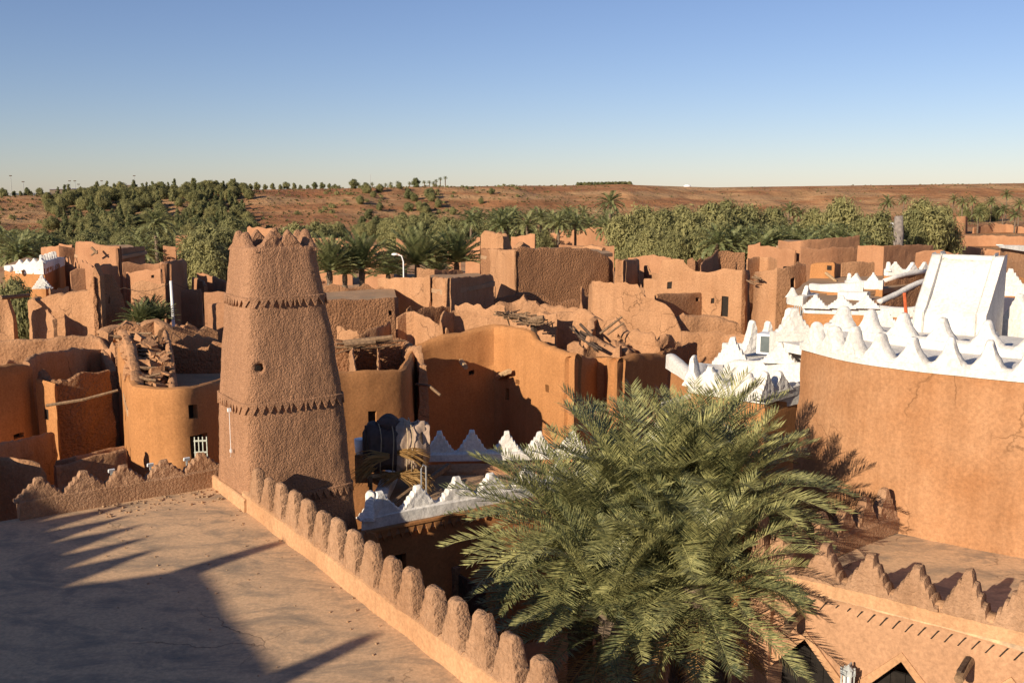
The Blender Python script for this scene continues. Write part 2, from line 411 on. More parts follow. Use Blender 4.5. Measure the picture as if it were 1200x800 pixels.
def build_ground():
    rad = [1.5]; 
    while rad[-1] < 215: rad.append(rad[-1]*1.055)
    cut = len(rad)-1
    while rad[-1] < 680: rad.append(rad[-1]+3.5)
    while rad[-1] < 6000: rad.append(rad[-1]*1.18)
    an = [-34+68*i/230 for i in range(231)]+[34+292*i/40 for i in range(1, 40)]
    n = len(an)
    def part(i0, i1):
        V = []; Fc = []
        for r in rad[i0:i1+1]:
            for a in an:
                x, y = r*math.sin(R(a)), r*math.cos(R(a)); V.append((x, y, ground_z(x, y)))
        for i in range(i1-i0):
            for j in range(n):
                k = (j+1) % n; Fc.append((i*n+j, (i+1)*n+j, (i+1)*n+k, i*n+k))
        if i0 == 0: Fc.append(tuple(range(n)))
        return V, Fc
    tag(add('ground', *part(0, cut), M['ground']), kind='structure')
    tag(add('hills', *part(cut, len(rad)-1), M['hill']), kind='structure')
def ground_mats():
    m, t, b, N, Lk = nodes('dusty_ground'); g = N('ShaderNodeNewGeometry'); P = g.outputs['Position']
    n1 = N('ShaderNodeTexNoise'); n1.inputs['Scale'].default_value = .12; n1.inputs['Detail'].default_value = 8; Lk(P, n1.inputs['Vector'])
    r = ramp(N, [(.32, (.34, .18, .10)), (.55, (.42, .25, .14)), (.75, (.38, .27, .14))]); Lk(n1.outputs['Fac'], r.inputs[0]); Lk(r.outputs[0], b.inputs['Base Color'])
    n2 = N('ShaderNodeTexNoise'); n2.inputs['Scale'].default_value = 2; n2.inputs['Detail'].default_value = 8; Lk(P, n2.inputs['Vector'])
    bp = N('ShaderNodeBump'); bp.inputs['Distance'].default_value = .15; Lk(n2.outputs['Fac'], bp.inputs['Height']); Lk(bp.outputs[0], b.inputs['Normal'])
    b.inputs['Roughness'].default_value = .95; b.inputs['Specular IOR Level'].default_value = .1; M['ground'] = m
    m, t, b, N, Lk = nodes('escarpment_rock'); g = N('ShaderNodeNewGeometry'); P = g.outputs['Position']
    mp = N('ShaderNodeMapping'); mp.inputs['Scale'].default_value = (.006, .01, .16); Lk(P, mp.inputs[0])
    n1 = N('ShaderNodeTexNoise'); n1.inputs['Scale'].default_value = 1.6; n1.inputs['Detail'].default_value = 9; n1.inputs['Roughness'].default_value = .65; Lk(mp.outputs[0], n1.inputs['Vector'])
    r = ramp(N, [(.30, (.27, .11, .05)), (.45, (.37, .18, .082)), (.58, (.46, .28, .14)), (.72, (.34, .155, .07))]); Lk(n1.outputs['Fac'], r.inputs[0])
    n2 = N('ShaderNodeTexNoise'); n2.inputs['Scale'].default_value = .09; n2.inputs['Detail'].default_value = 10; n2.inputs['Roughness'].default_value = .7; Lk(P, n2.inputs['Vector'])
    mx = N('ShaderNodeMix'); mx.data_type = 'RGBA'; mx.blend_type = 'MULTIPLY'; mx.inputs[0].default_value = .8
    r2 = ramp(N, [(.35, .62), (.6, 1.1)]); Lk(n2.outputs['Fac'], r2.inputs[0]); Lk(r.outputs[0], mx.inputs[6]); Lk(r2.outputs[0], mx.inputs[7]); Lk(mx.outputs[2], b.inputs['Base Color'])
    bp = N('ShaderNodeBump'); bp.inputs['Distance'].default_value = 2.5; Lk(n2.outputs['Fac'], bp.inputs['Height']); Lk(bp.outputs[0], b.inputs['Normal'])
    b.inputs['Roughness'].default_value = .95; b.inputs['Specular IOR Level'].default_value = .1; M['hill'] = m
ground_mats(); build_ground()
# ================================================================== terrace house in the foreground
TZ = 4.5
A0, B0 = PZ(28, 608, TZ), PZ(250, 572, TZ)
ax = (B0-A0).normalized(); bx = Vector((ax.y, -ax.x, 0)); UP = Vector((0, 0, 1))
T0 = PZ(251, 570, TZ)                      # far left foot of the tower on the terrace
TC = T0+bx*2.35                            # its near corner
th = empty('terrace_house', (T0.x-3, T0.y-8, 0), 'mud brick house in the foreground with a wide flat earth terrace edged by rounded teeth', 'house')
far_l = T0-ax*9
floor(th, [T0+ax*.1, T0+bx*16+ax*.1, T0+bx*16-ax*14, T0-ax*14], TZ, 'terrace', 'terrace_floor', .5, .035)
near_end = TC+bx*11.5
pz = TZ+.42
par = [Vector((*(TC-bx*.3).xy, pz)), Vector((*near_end.xy, pz))]
wall(th, par, 'parapet', 'parapet', world=True, t=.34, step=.22, rough=.03, edge=.03, bat=.0, rad=0, roll=.05)
merlon_row(th, [TC+bx*.02+UP*.40, near_end+UP*.40], 'stub', .70, .70, .28, 'merlon', gap=.705, off=.17)
# skirting along the tower foot
wall(th, [Vector((*(T0-bx*.25-ax*.05).xy, TZ+.3)), Vector((*(TC-ax*.05).xy, TZ+.3))], 'parapet', 'skirting', world=True, t=.12, step=.2, rough=.015, edge=.02, bat=0, rad=0, z0=TZ-.1, roll=.04)
Lp = PZ(24, 610, TZ)
bp0 = [Vector((*Lp.xy, TZ+.46)), Vector((*(T0+ax*.2).xy, TZ+.46))]
wall(th, bp0, 'merlon', 'parapet', world=True, t=.36, step=.22, rough=.03, edge=.05, bat=0, rad=0, roll=.06)
lb = (bp0[1]-bp0[0]).length
merlon_row(th, [bp0[0]+UP*-.03, bp0[1]+UP*-.03], 'step', 1.04, .44, .28, 'merlon', n=5, off=.18)
wall(th, [Vector((*(Lp-ax*9).xy, TZ+.3)), Vector((*(Lp-ax*.55).xy, TZ+.3))], 'rough', 'parapet', world=True, t=.36, step=.4, rough=.04, edge=.05, bat=0, rad=0)
mb = MB()                                  # floodlights tucked behind the back parapet
fl = []
for px, py in ((134, 555), (141, 561), (180, 548), (223, 541), (231, 547)):
    p = PZ(px, py, TZ+.55)+bx*-.32
    k = empty('floodlight', (p.x, p.y, TZ+.42), 'small white floodlight peeping over the toothed back parapet of the terrace', 'lamp', 'floodlights on the back parapet')
    m2 = MB(); m2.box(p+UP*.0, ax*.07, bx*.04, UP*.04+bx*.02); m2.build('housing', M['whitemetal'], k)
    m2 = MB(); m2.box(p-UP*.09, ax*.02, bx*.02, UP*.07); m2.build('bracket', M['iron'], k)
mb = MB(); random.seed(3)
for i in range(170):                        # crumbs of plaster swept against the foot of the parapet
    q = random.random()**.7; p = A0.lerp(B0, random.uniform(.35, 1))+bx*(.05+random.random()**2*1.1) if i < 90 else (T0+bx*random.uniform(.3, 11)-ax*(.06+random.random()**1.6*4))
    mb.blob((p.x, p.y, TZ+.01), random.uniform(.012, .045 if i < 90 else .026), i, 3, .5, (1, 1.2, .6))
tag(mb.build('plaster_crumbs', M['roof'], None), kind='stuff')
# ================================================================== watch tower
tw = empty('watch_tower', (TC.x+.4, TC.y+.9, 0), 'tall tapering mud watch tower with toothed top and bands of small triangles', 'tower')
tc0 = T0+bx*1.175+ax*1.35
def tscale(z): return lerpt(z, [0, 4.2, 5.5, 6.83, 8, 9.14, 10.36, 11], [1.2, 1.0, .965, .915, .835, .74, .62, .58])
def tpt(q, z, out=0.0, k=1.0):             # a point of the tower's skin; q in turns
    s = tscale(z)*k; c = tc0+Vector((-.10, 0, 0))*((z-4.5)/5.8)
    an = 2*math.pi*q; ca, sa = math.cos(an), math.sin(an); e = lerpt(z, [4, 10.4], [.26, .42])
    x = math.copysign(abs(ca)**e, ca)*1.35*s; y = math.copysign(abs(sa)**e, sa)*1.20*s
    v = ax*x-bx*y; n = v.normalized()
    return Vector((c.x, c.y, 0))+v+n*out+UP*z
TOP = 10.32; NQ, NZ = 240, 150
# even the spacing round the rounded square
sm = [tpt(i/2000, 5).xy for i in range(2001)]; cu = [0]
for p, q in zip(sm, sm[1:]): cu.append(cu[-1]+(q-p).length)
def turn(f):
    f = (f % 1)*cu[-1]; i = min(bisect.bisect_right(cu, f), 2000); return (i-1+(f-cu[i-1])/max(1e-9, cu[i]-cu[i-1]))/2000
TQ = [turn(i/NQ) for i in range(NQ)]
hole = W(305, 432, (tc0+bx*1.06), bx)
V = []; Fc = []
for j in range(NZ+1):
    z = -.2+(TOP+.2)*j/NZ
    for q in TQ:
        p = tpt(q, z); n = (p-Vector((tc0.x, tc0.y, z))).normalized()
        d = .035*fr(p.x*1.1, p.y*1.1, z*1.1, 3)+.012*fr(p.x*9, p.y*9, z*9, 3)
        h = math.hypot((p-hole).dot(ax), p.z-hole.z)
        if h < .3 and (p-tc0).dot(bx) > 0: d -= .28*(1-sst((h-.035)/.07))-.03*math.exp(-((h-.17)/.06)**2)
        V.append(p+n*d)
for k, (s, z) in enumerate(((.9, TOP+.03), (.8, TOP), (.78, TOP-.5), (.0, TOP-.5))):
    for q in TQ: V.append(tpt(q, TOP, 0, max(s, .01))+UP*(z-TOP))
for j in range(NZ+4):
    for i in range(NQ):
        k = (i+1) % NQ; Fc.append((j*NQ+i, j*NQ+k, (j+1)*NQ+k, (j+1)*NQ+i))
add('shaft', V, Fc, M['tower'], tw)
mb = MB(); mb.tube([hole-bx*.10, hole-bx*.3], .062, 10); mb.build('spy_hole', M['dark'], tw)
def band(z, nt_, hgt):
    mb = MB(); V = []; Fc = []
    for zz, o in ((z-.03, .0), (z-.025, .03), (z+.02, .035), (z+.04, .0)):
        for q in TQ: p = tpt(q, zz, o+.02); V.append(p+UP*.02*fr(p.x*2, p.y*2, 3, 2))
    for j in range(3):
        for i in range(NQ): k = (i+1) % NQ; Fc.append((j*NQ+i, j*NQ+k, (j+1)*NQ+k, (j+1)*NQ+i))
    mb.raw(V, Fc)
    for i in range(nt_):
        f0, f1 = (i+.01)/nt_, (i+.99)/nt_; fm = (f0+f1)/2; z1 = z-.02; z2 = z-hgt*random.uniform(.92, 1.05)
        P = [tpt(turn(f0), z1, .052), tpt(turn(f1), z1, .052), tpt(turn(fm), z2, .052)]
        Q = [tpt(turn(f0), z1, -.05), tpt(turn(f1), z1, -.05), tpt(turn(fm), z2, -.05)]
        mb.raw(P+Q, [(0, 2, 1), (0, 1, 4, 3), (1, 2, 5, 4), (2, 0, 3, 5)])
    mb.build('triangle_band', M['tower'], tw)
band(9.2, 42, .20); band(6.86, 50, .22); band(4.72, 54, .22)
ms = [merlon_mesh('tow', .84, .42, .28, M['tower'], s) for s in range(3)]
for i in range(8):
    q = turn((i+.4)/8); p = tpt(q, TOP, -.17); p2 = tpt(turn((i+.42)/8), TOP, -.17); d = p2-p
    put('merlon', ms[i % 3], tw, p-UP*.03, math.atan2(d.y, d.x)+math.pi, (1, 1, random.uniform(.9, 1.1)))
mb = MB(); q = W(270, 480, TC, -ax); mb.box(q-ax*.03, ax*.035, bx*.03, UP*.04); mb.build('lamp_box', M['whitemetal'], tw)
mb = MB(); mb.tube([q-ax*.03-UP*.06, q-ax*.03-UP*1.0, q-ax*.03-UP*1.1-bx*.05], .007, 5); mb.box(q-ax*.03-UP*.95, ax*.02, bx*.025, UP*.035); mb.build('cable', M['whitemetal'], tw)
# ================================================================== low kitchen house with the white parapet, beside the tower
KZ = 3.95
k1, k2 = PZ(423, 622, KZ), PZ(423, 622, KZ)+ax*7.2
k4, k3 = PZ(455, 553, KZ), PZ(455, 553, KZ)+Vector((5.6, .4, 0))
kh = empty('kitchen_house', ((k1.x+k3.x)/2, (k1.y+k3.y)/2, 0), 'low mud house below the tower with a white toothed parapet round its flat roof', 'house')
floor(kh, [k1, k2, k3, k4], KZ, 'roof', 'roof', .6, .03)
wall(kh, [Vector((*k1.xy, KZ-.02)), Vector((*k2.xy, KZ-.02))], 'plaster', world=True, t=.45, rough=.04, edge=.03, rad=0, ops=[(461, 477, 650, 673)], bat=.01)
wall(kh, [Vector((*k4.xy, KZ-.02)), Vector((*k1.xy, KZ-.02))], 'plaster', world=True, t=.4, rough=.03, edge=.03, rad=0, bat=.01)
wall(kh, [Vector((*k3.xy, KZ+.25)), Vector((*k4.xy, KZ+.25))], 'ruin', world=True, t=.5, rough=.05, edge=.03, rad=0, bat=.01)
wp = [Vector((*k4.xy, KZ+.3)), Vector((*k1.xy, KZ+.3)), Vector((*k2.xy, KZ+.3))]
wall(kh, wp, 'white', 'parapet', world=True, t=.34, step=.2, rough=.02, edge=.03, bat=0, rad=.12, z0=KZ+.0, roll=.05)
merlon_row(kh, [k1+UP*(KZ*0+.27)+ax*.05, k2+UP*.27], 'big', 1.06, .54, .26, 'white', gap=1.02, off=.17)
merlon_row(kh, [k4+UP*.27+(k1-k4)*.84, k1+UP*.27], 'step', .8, .6, .26, 'white', n=1, off=.17)
merlon_row(kh, [k4+UP*.45, k3+UP*.45], 'big', .95, .62, .28, 'white', gap=.98, off=.25)
wall(kh, [Vector((*k4.xy, KZ+.5)), Vector((*k3.xy, KZ+.5))], 'white', 'parapet', world=True, t=.45, step=.25, rough=.02, edge=.03, bat=0, rad=0, z0=KZ+.27, roll=.05)
mb = MB(); nrm = Vector((ax.y, -ax.x, 0))
for i in range(30):                         # frieze of small triangles under the white parapet
    c = k1+ax*(.12+i*.23)+nrm*.03
    P = [c-ax*.10-UP*.1, c+ax*.10-UP*.1, c-UP*.36]; mb.raw(P+[p-nrm*.08 for p in P], [(0, 2, 1), (0, 1, 4, 3), (1, 2, 5, 4), (2, 0, 3, 5)])
mb.box((k1+k2)/2+nrm*.0-UP*.06, ax*3.5, nrm*.06, UP*.03); mb.build('triangle_frieze', M['plaster'], kh)
# gate and low yard walls in the shaded court
g0 = k1+ax*2.3-bx*-.3
gt = empty('wooden_gate', (g0.x, g0.y+.2, 0), 'dark wooden plank gate standing open in the deep shade below the white parapet', 'gate')
mb = MB()
for i in range(6): mb.box(Vector((g0.x+.02, g0.y, 1.3))+bx*(.2+i*.19)+ax*.02, bx*.088, ax*.03, UP*1.25)
for z in (.5, 1.3, 2.1): mb.box(Vector((g0.x+.02, g0.y, z))+bx*.68+ax*.06, bx*.58, ax*.02, UP*.06)
mb.build('door_leaf', M['darkwood'], gt)
mb = MB(); mb.box(Vector((g0.x, g0.y, 1.35))+bx*.02, bx*.07, ax*.08, UP*1.35); mb.build('gate_post', M['wood'], gt)
yw = empty('yard_wall', (.6, 18.5, 0), 'low mud wall with small slots lying in the dark court under the palms', 'wall')
wall(yw, [Vector((-.6, 19.6, 1.1)), Vector((1.6, 17.6, 1.1)), Vector((3.4, 17.2, 1.1))], 'ruin', 'wall', world=True, t=.3, rough=.03, edge=.05, rad=.3)
# ================================================================== arcade house, lower right
AZ_ = 4.65
r1, r2 = PZ(880, 676, AZ_), PZ(1200, 756, AZ_)
rd = (r2-r1).normalized(); rn = Vector((rd.y, -rd.x, 0)); r2 = r1+rd*9.5
s1 = PZ(949, 650, AZ_); s2 = PZ(1046, 613, AZ_)
sd = (s2-s1).normalized(); e0 = s2+sd*.4; e2 = e0+Vector((.65, -.76, 0))*7
ah = empty('arcade_house', (r1.x+2, r1.y+.4, 0), 'flat roofed mud house lower right with stepped teeth and pointed arches', 'house')
floor(ah, [r1+rd*.1-rn*.1, r2, e2, e0], AZ_-.03, 'terrace', 'roof', .5, .03)
fw = wall(ah, [Vector((*r1.xy, AZ_-.02)), Vector((*r2.xy, AZ_-.02))], 'pink', world=True, t=.5, step=.25, rough=.03, edge=.02, bat=.0, rad=0)
def cut_arch(obj, apex, half, slope_h, zb):
    P = []; c = Vector((apex.x, apex.y, 0))
    pr = [(-half, zb), (half, zb), (half, apex.z-slope_h), (.10, apex.z-.02), (-.10, apex.z-.02), (-half, apex.z-slope_h)]
    for o in (.8, -1.6): P += [c+rd*x+rn*o+UP*z for x, z in pr]
    n = len(pr); Fc = [tuple(range(n)), tuple(range(n, 2*n))[::-1]]+[(i, i+n, (i+1) % n+n, (i+1) % n) for i in range(n)]
    cu_ = add('cutter', P, Fc, M['dark'], None, False); md = obj.modifiers.new('cut', 'BOOLEAN'); md.object = cu_; md.operation = 'DIFFERENCE'; md.solver = 'EXACT'
    dg = bpy.context.evaluated_depsgraph_get(); me = bpy.data.meshes.new_from_object(obj.evaluated_get(dg)); obj.modifiers.clear(); obj.data = me
    bpy.data.objects.remove(cu_)
arch = []
for px, py in ((944, 746), (1057, 772)):
    p = W(px, py, r1, rn); arch.append(p)
    cut_arch(fw, p, .98, 1.12, .3)
p3 = arch[1]+(arch[1]-arch[0]); arch.append(p3); cut_arch(fw, p3, .98, 1.12, .3)
for p in arch:
    mb = MB(); c = Vector((p.x, p.y, 0))
    for s in (-1, 1):
        pr = [(0, p.z+.13), (0, p.z-.03), (s*.96, p.z-1.11), (s*.98, .3), (s*1.13, .3), (s*1.13, p.z-1.05)]
        Vv = []
        for o in (.035, -.2): Vv += [c+rd*x+rn*o+UP*z for x, z in pr]
        n = 6; fs = [(i, i+n, (i+1) % n+n, (i+1) % n) for i in range(n)]+[(0, 1, 2, 5), (2, 3, 4, 5), (6, 7, 8, 11), (8, 9, 10, 11)]
        mb.raw(Vv, fs)
    mb.build('arch_trim', M['parapet'], ah)
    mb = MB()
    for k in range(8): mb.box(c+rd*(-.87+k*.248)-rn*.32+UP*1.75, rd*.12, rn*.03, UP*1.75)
    mb.build('arch_shade_boards', M['archshade'], ah)  # black boards added to darken the arch openings, standing in for interior shade
wall(ah, [Vector((*(r1-rn*2.2-rd*.0).xy, AZ_-.3)), Vector((*(r2-rn*2.2).xy, AZ_-.3))], 'pink', 'arcade_back_wall', world=True, t=.3, rough=.02, edge=0, rad=0, step=.6)
wall(ah, [Vector((*(e0+sd*.1).xy, AZ_-.05)), Vector((*(r1).xy, AZ_-.05))], 'pink', world=True, t=.45, rough=.03, edge=.02, rad=0, bat=0)
wall(ah, [Vector((*r1.xy, AZ_+.32)), Vector((*r2.xy, AZ_+.32))], 'parapet', 'parapet', world=True, t=.34, step=.2, rough=.025, edge=.03, bat=0, rad=0, z0=AZ_-.02, roll=.06)
merlon_row(ah, [r1+UP*.27+rd*.1, r2+UP*.27], 'step', .82, .66, .40, 'merlon', gap=.76, off=.17)
wall(ah, [Vector((*e0.xy, AZ_+.36)), Vector((*r1.xy, AZ_+.36))], 'merlon', 'parapet', world=True, t=.36, step=.2, rough=.03, edge=.04, bat=0, rad=0, z0=AZ_-.02, roll=.06)
merlon_row(ah, [e0+UP*.31, r1+UP*.31], 'step', .78, .60, .28, 'merlon', gap=.76, off=.18)
put('corner_finial', merlons('cone', .5, 1.25, .4, 'merlon')[0], ah, e0+UP*.1-sd*.2+rn*.1, 0.6)
put('corner_finial', merlons('cone', .55, 1.0, .42, 'merlon')[1], ah, r1+UP*.2+rd*.15-rn*.1, math.atan2(rd.y, rd.x))
mb = MB()
for i in range(44):
    c = r1+rd*(.12+i*.205)+rn*.004-UP*.19; mb.box(c, rd*.012, rn*.004, UP*.085+rd*.055)
mb.build('slit_shade_frieze', M['dark'], ah)  # thin dark strips laid on the wall for the shade inside incised slits
for px, py in ((938, 722), (1136, 776)):
    p = W(px, py, r1, rn); s = empty('water_spout', p, 'short weathered wooden rain spout jutting from the arcade wall '+('near its left corner' if px < 1000 else 'above the right arch'), 'water spout')
    mb = MB(); mb.tube([p-rn*.15+UP*.05, p+rn*.25+UP*.02, p+rn*.62-UP*.04], [.085, .08, .075], 8, .08); mb.build('log', M['wood'], s)
    mb = MB(); mb.box(p+rn*.35+UP*.105, rd*.035, rn*.3, UP*.015); mb.build('channel', M['darkwood'], s.children[0])
p = W(1000, 792, r1, rn); ln = empty('wall_lantern', p, 'dark iron wall lantern between the two pointed arches', 'lantern')
mb = MB(); q = p+rn*.28
mb.tube([q+UP*.3, q+UP*.26, q+UP*.2, q+UP*.16], [.02, .07, .12, .13], 8)
for k in range(8):
    a_ = k*math.pi/4; o = rd*math.cos(a_)*.11+rn*math.sin(a_)*.11; mb.box(q+o*1.05+UP*.2, rd*.015, rn*.015, UP*.05); mb.box(q+o-UP*.06, rd*.01, rn*.01, UP*.2)
mb.tube([q-UP*.24, q-UP*.28, q-UP*.34], [.12, .1, .02], 8); mb.build('cage', M['iron'], ln)
mb = MB(); mb.tube([q-UP*.2, q+UP*.14], .075, 8); mb.build('glass', M['whitemetal'], ln.children[0])
mb = MB(); mb.tube([p, p+rn*.14+UP*.3, q+UP*.3], .018, 6); mb.build('bracket', M['iron'], ln)
# ================================================================== big house with the white crown, right
HZ = 8.05
hp = [PZ(937, 405, HZ)+Vector((2.3, 2.6, 0)), PZ(937, 405, HZ), PZ(985, 420, HZ), PZ(1070, 432, HZ), PZ(1200, 445, HZ)]
hd = (hp[-1]-hp[-2]).normalized(); hp.append(hp[-1]+hd*4); hn = Vector((hd.y, -hd.x, 0))
bh = empty('white_crowned_house', (hp[3].x+1.5, hp[3].y+1.5, 0), 'tall smooth orange house at right whose roof is crowned with rows of white pointed teeth', 'house')
hpR = [hp[0]]+offs(rounded(hp[1:], 1.2, False), .23)
wall(bh, [Vector((*p.xy, HZ)) for p in hpR], 'bigwall', world=True, t=.5, step=.3, rough=.035, edge=.03, bat=.03, rad=0, ibat=0, roll=.05)
tp = [p-0*hn for p in hp]
pin = [Vector((p.x+.1, p.y+.22, HZ)) for p in hp]
wall(bh, [Vector((p.x, p.y, HZ+.16)) for p in offs(hpR, -.21)], 'white', 'parapet', world=True, t=.42, step=.2, rough=.025, edge=.03, bat=0, rad=0, z0=HZ-.05, roll=.06)
rp = [Vector((p.x, p.y, HZ+.12)) for p in offs(hpR, -.21)]
merlon_row(bh, rp[1:], 'cone', .74, .56, .36, 'white', gap=.74, off=.2)
back = [Vector((9.3, 26.2, 0)), Vector((11.3, 25.4, 0)), hp[-1]+Vector((1.7, 2.2, 0))*1.6]
floor(bh, offs(hpR, -.34)+[back[2], back[1], back[0]], HZ+.02, 'white', 'roof', .5, .02)
row2 = [hp[1]+Vector((1.2, 2.1, 0)), hp[2]+Vector((1.5, 2.3, 0)), hp[3]+Vector((1.6, 2.1, 0)), hp[4]+Vector((1.5, 2.0, 0)), hp[5]+Vector((1.5, 2.0, 0))]
wall(bh, [Vector((*p.xy, HZ+.26)) for p in row2], 'white', 'parapet', world=True, t=.4, step=.25, rough=.025, edge=.03, bat=0, rad=1.0, z0=HZ-.05, roll=.06)
merlon_row(bh, rounded([Vector((*p.xy, HZ+.2)) for p in row2], 1.0, False), 'cone', .86, .54, .36, 'white', gap=.92, off=.2)
row3 = [D(908, 372, 28.2), D(1066, 372, 28.6)]
wall(bh, [Vector((p.x, p.y, 7.62)) for p in row3], 'white', 'parapet', world=True, t=.35, step=.25, rough=.02, edge=.02, bat=0, rad=0, z0=5.8, roll=.05)
merlon_row(bh, [Vector((p.x, p.y, 7.56)) for p in row3], 'big', 1.2, .74, .3, 'white', n=3, off=.17)
floor(bh, [hp[0], (hp[0]+hp[1])/2, row3[1]+Vector((3, -2, 0)), row3[1]+Vector((2.5, .2, 0)), row3[0]+Vector((0, .2, 0))], 7.35, 'white', 'roof', .6, .02)
# stair head with its sloping white lid
q0 = D(1072, 396, 25.0); hr = Vector((.80, -.60, 0)); hk = Vector((.60, .80, 0))
sh = empty('stair_head', (q0.x+.8, q0.y+.3, HZ), 'white plastered stair head with a sloping recessed lid on the white crowned house', 'stair head')
z0 = HZ-.3; zl = D(1080, 361, 25.3).z; zt = 9.95; wd = 1.62; dp = 1.45
def sol(fp):                                # slab from a list of (along, back, z) outlines on both sides
    pass
mb = MB(); N_ = 14
def prism(x0, x1, prof, name, mat, amp=.02):
    V = []; Fc = []; nx = 6; n = len(prof)
    for i in range(nx+1):
        x = x0+(x1-x0)*i/nx
        for (y, z) in prof:
            p = q0+hr*x+hk*y; p.z = z; p += Vector((n3(p.x*1.5, p.y*1.5, z), n3(p.y*1.5, p.x, z+4), n3(p.z*1.5, p.x, p.y)))*amp*2; V.append(p)
    for i in range(nx):
        for k in range(n): Fc.append((i*n+k, i*n+(k+1) % n, (i+1)*n+(k+1) % n, (i+1)*n+k))
    Fc.append(tuple(range(n))); Fc.append(tuple(nx*n+k for k in range(n))[::-1])
    o = add(name, V, Fc, M[mat], sh, False); md = o.modifiers.new('bevel', 'BEVEL'); md.width = .1; md.segments = 3; md.limit_method = 'ANGLE'
    return o
prism(.17, wd-.17, [(0.0, z0), (0.02, zl-.12), (.12, zl-.05), (.6, zl+.34), (dp-.05, zt-.13), (dp+.22, zt-.1), (dp+.22, z0)], 'body', 'white')
prism(-.05, .20, [(-.05, z0), (-.03, zl-.05), (.12, zl+.08), (dp-.05, zt), (dp+.3, zt+.02), (dp+.3, z0)], 'side_wall', 'white')
prism(wd-.20, wd+.05, [(-.05, z0), (-.03, zl-.05), (.12, zl+.08), (dp-.05, zt), (dp+.3, zt+.02), (dp+.3, z0)], 'side_wall', 'white')
prism(.16, wd-.16, [(dp-.02, zt-.15), (dp-.02, zt+.01), (dp+.28, zt+.01), (dp+.28, zt-.15)], 'top_rim', 'white', .01)
for k in range(5):                          # stepped shoulders at its foot
    prism(-.03-.13*(k+1), -.03-.13*k-.002, [(-.02, z0), (-.02, zl-.1-.16*(k+1)), (.55, zl-.1-.16*(k+1)), (.55, z0)], 'step', 'white', .01)
    prism(wd+.032+.11*k, wd+.03+.11*(k+1), [(-.02, z0), (-.02, zl-.1-.18*(k+1)), (.4, zl-.1-.18*(k+1)), (.4, z0)], 'step', 'white', .01)
# parapet right of the stair head
rr = [D(1166, 392, 26.0), D(1205, 397, 25.0), D(1260, 400, 24.0)]
wall(bh, [Vector((p.x, p.y, HZ+.3)) for p in rr], 'white', 'parapet', world=True, t=.32, step=.2, rough=.02, edge=.02, bat=0, rad=0, z0=HZ-.3, roll=.05)
merlon_row(bh, [Vector((p.x, p.y, HZ+.24)) for p in rr], 'big', 1.05, .75, .28, 'white', n=2, off=.16)
# red painted pipe on the roof
p = D(1060, 343, 25.6); pb = D(1062, 396, 25.6)
rpipe = empty('roof_pole', (pb.x, pb.y, HZ), 'thin orange red pole propped among the white teeth left of the stair head', 'pole')
mb = MB(); mb.tube([Vector((pb.x, pb.y, HZ+.1)), p], .045, 7); mb.build('pole', plain('red_paint', (.42, .09, .03), .6, .25, 8), rpipe)
mb = MB(); mb.box((pb.x, pb.y, HZ+.1), (.12, 0, 0), (0, .1, 0), (0, 0, .06)); mb.tube([(pb.x-.2, pb.y-.1, HZ+.06), (pb.x-.05, pb.y, HZ+.35)], .02, 5); mb.build('foot', M['steel'], rpipe)
# ================================================================== white parapet house between the palms and the big wall
w0, w1, w2, w3 = PZ(800, 452, 6.15), PZ(806, 459, 6.1), PZ(897, 473, 6.1), PZ(938, 461, 6.1)
wh = empty('white_walled_house', ((w1.x+w2.x)/2+1, w2.y+2.5, 0), 'house with orange lower walls and a bright white upper storey, left of the big facade', 'house')
WZ = 6.1
P = [w1+Vector((.8, 3.2, 0)), w1, w2, w3]
wall(wh, [Vector((*p.xy, WZ)) for p in P], 'plaster', world=True, t=.45, rough=.035, edge=.02, rad=.1, bat=.015, ibat=0)
wall(wh, [Vector((p.x, p.y+.03, WZ+.28)) for p in P], 'white', 'parapet', world=True, t=.36, step=.2, rough=.02, edge=.03, bat=0, rad=.1, z0=WZ-.02, roll=.06)
merlon_row(wh, [w1+UP*.24+Vector((0, .03, 0)), w2+UP*.24], 'big', 1.2, .5, .3, 'white', n=2, off=.17)
merlon_row(wh, [w2+UP*.24+Vector((0, .03, 0)), w3+UP*.24], 'big', 1.1, .45, .3, 'white', n=1, off=.17)
put('corner_finial', merlons('cone', .55, .8, .4, 'white')[0], wh, w1+UP*.2+Vector((.2, .2, 0)), -.7)
put('corner_finial', merlons('big', 1.0, .62, .34, 'white')[1], wh, w2+UP*.2+Vector((0, .25, 0)), .8)
floor(wh, [w1+Vector((.2, .2, 0)), w2+Vector((0, .3, 0)), w3, Vector((8.6, 31, 0)), Vector((6.2, 32, 0))], WZ-.03, 'white', 'roof', .6, .02)
up_ = [D(848, 422, 29.6), D(856, 420, 29.0), D(900, 421, 28.2), D(945, 424, 27.2)]
wall(wh, [Vector((p.x, p.y, p.z-.05)) for p in up_], 'white', 'upper_wall', world=True, t=.35, step=.25, rough=.03, edge=.04, bat=.01, rad=.3, z0=WZ-.2, roll=.07)
put('corner_finial', merlons('big', 1.2, .78, .36, 'white')[0], wh, up_[0]+Vector((.3, .1, -.08)), -.3)
put('merlon', merlons('big', 1.0, .55, .34, 'white')[1], wh, D(914, 419, 27.9)+Vector((0, .1, -.1)), -.35)
wall(wh, [Vector((*D(846, 410, 34).xy, D(846, 402, 34).z)), Vector((*D(935, 400, 33).xy, D(935, 404, 33).z))], 'white', 'rear_parapet', world=True, t=.3, step=.3, rough=.02, edge=.03, bat=0, rad=0, z0=5.8, roll=.06)
for px, py, sc_ in ((880, 410, 1.15), (899, 402, .85)):
    put('merlon', merlons('cone', .75, .85, .34, 'white')[1], wh, D(px, py, 31.8), .4, (sc_, 1, sc_))
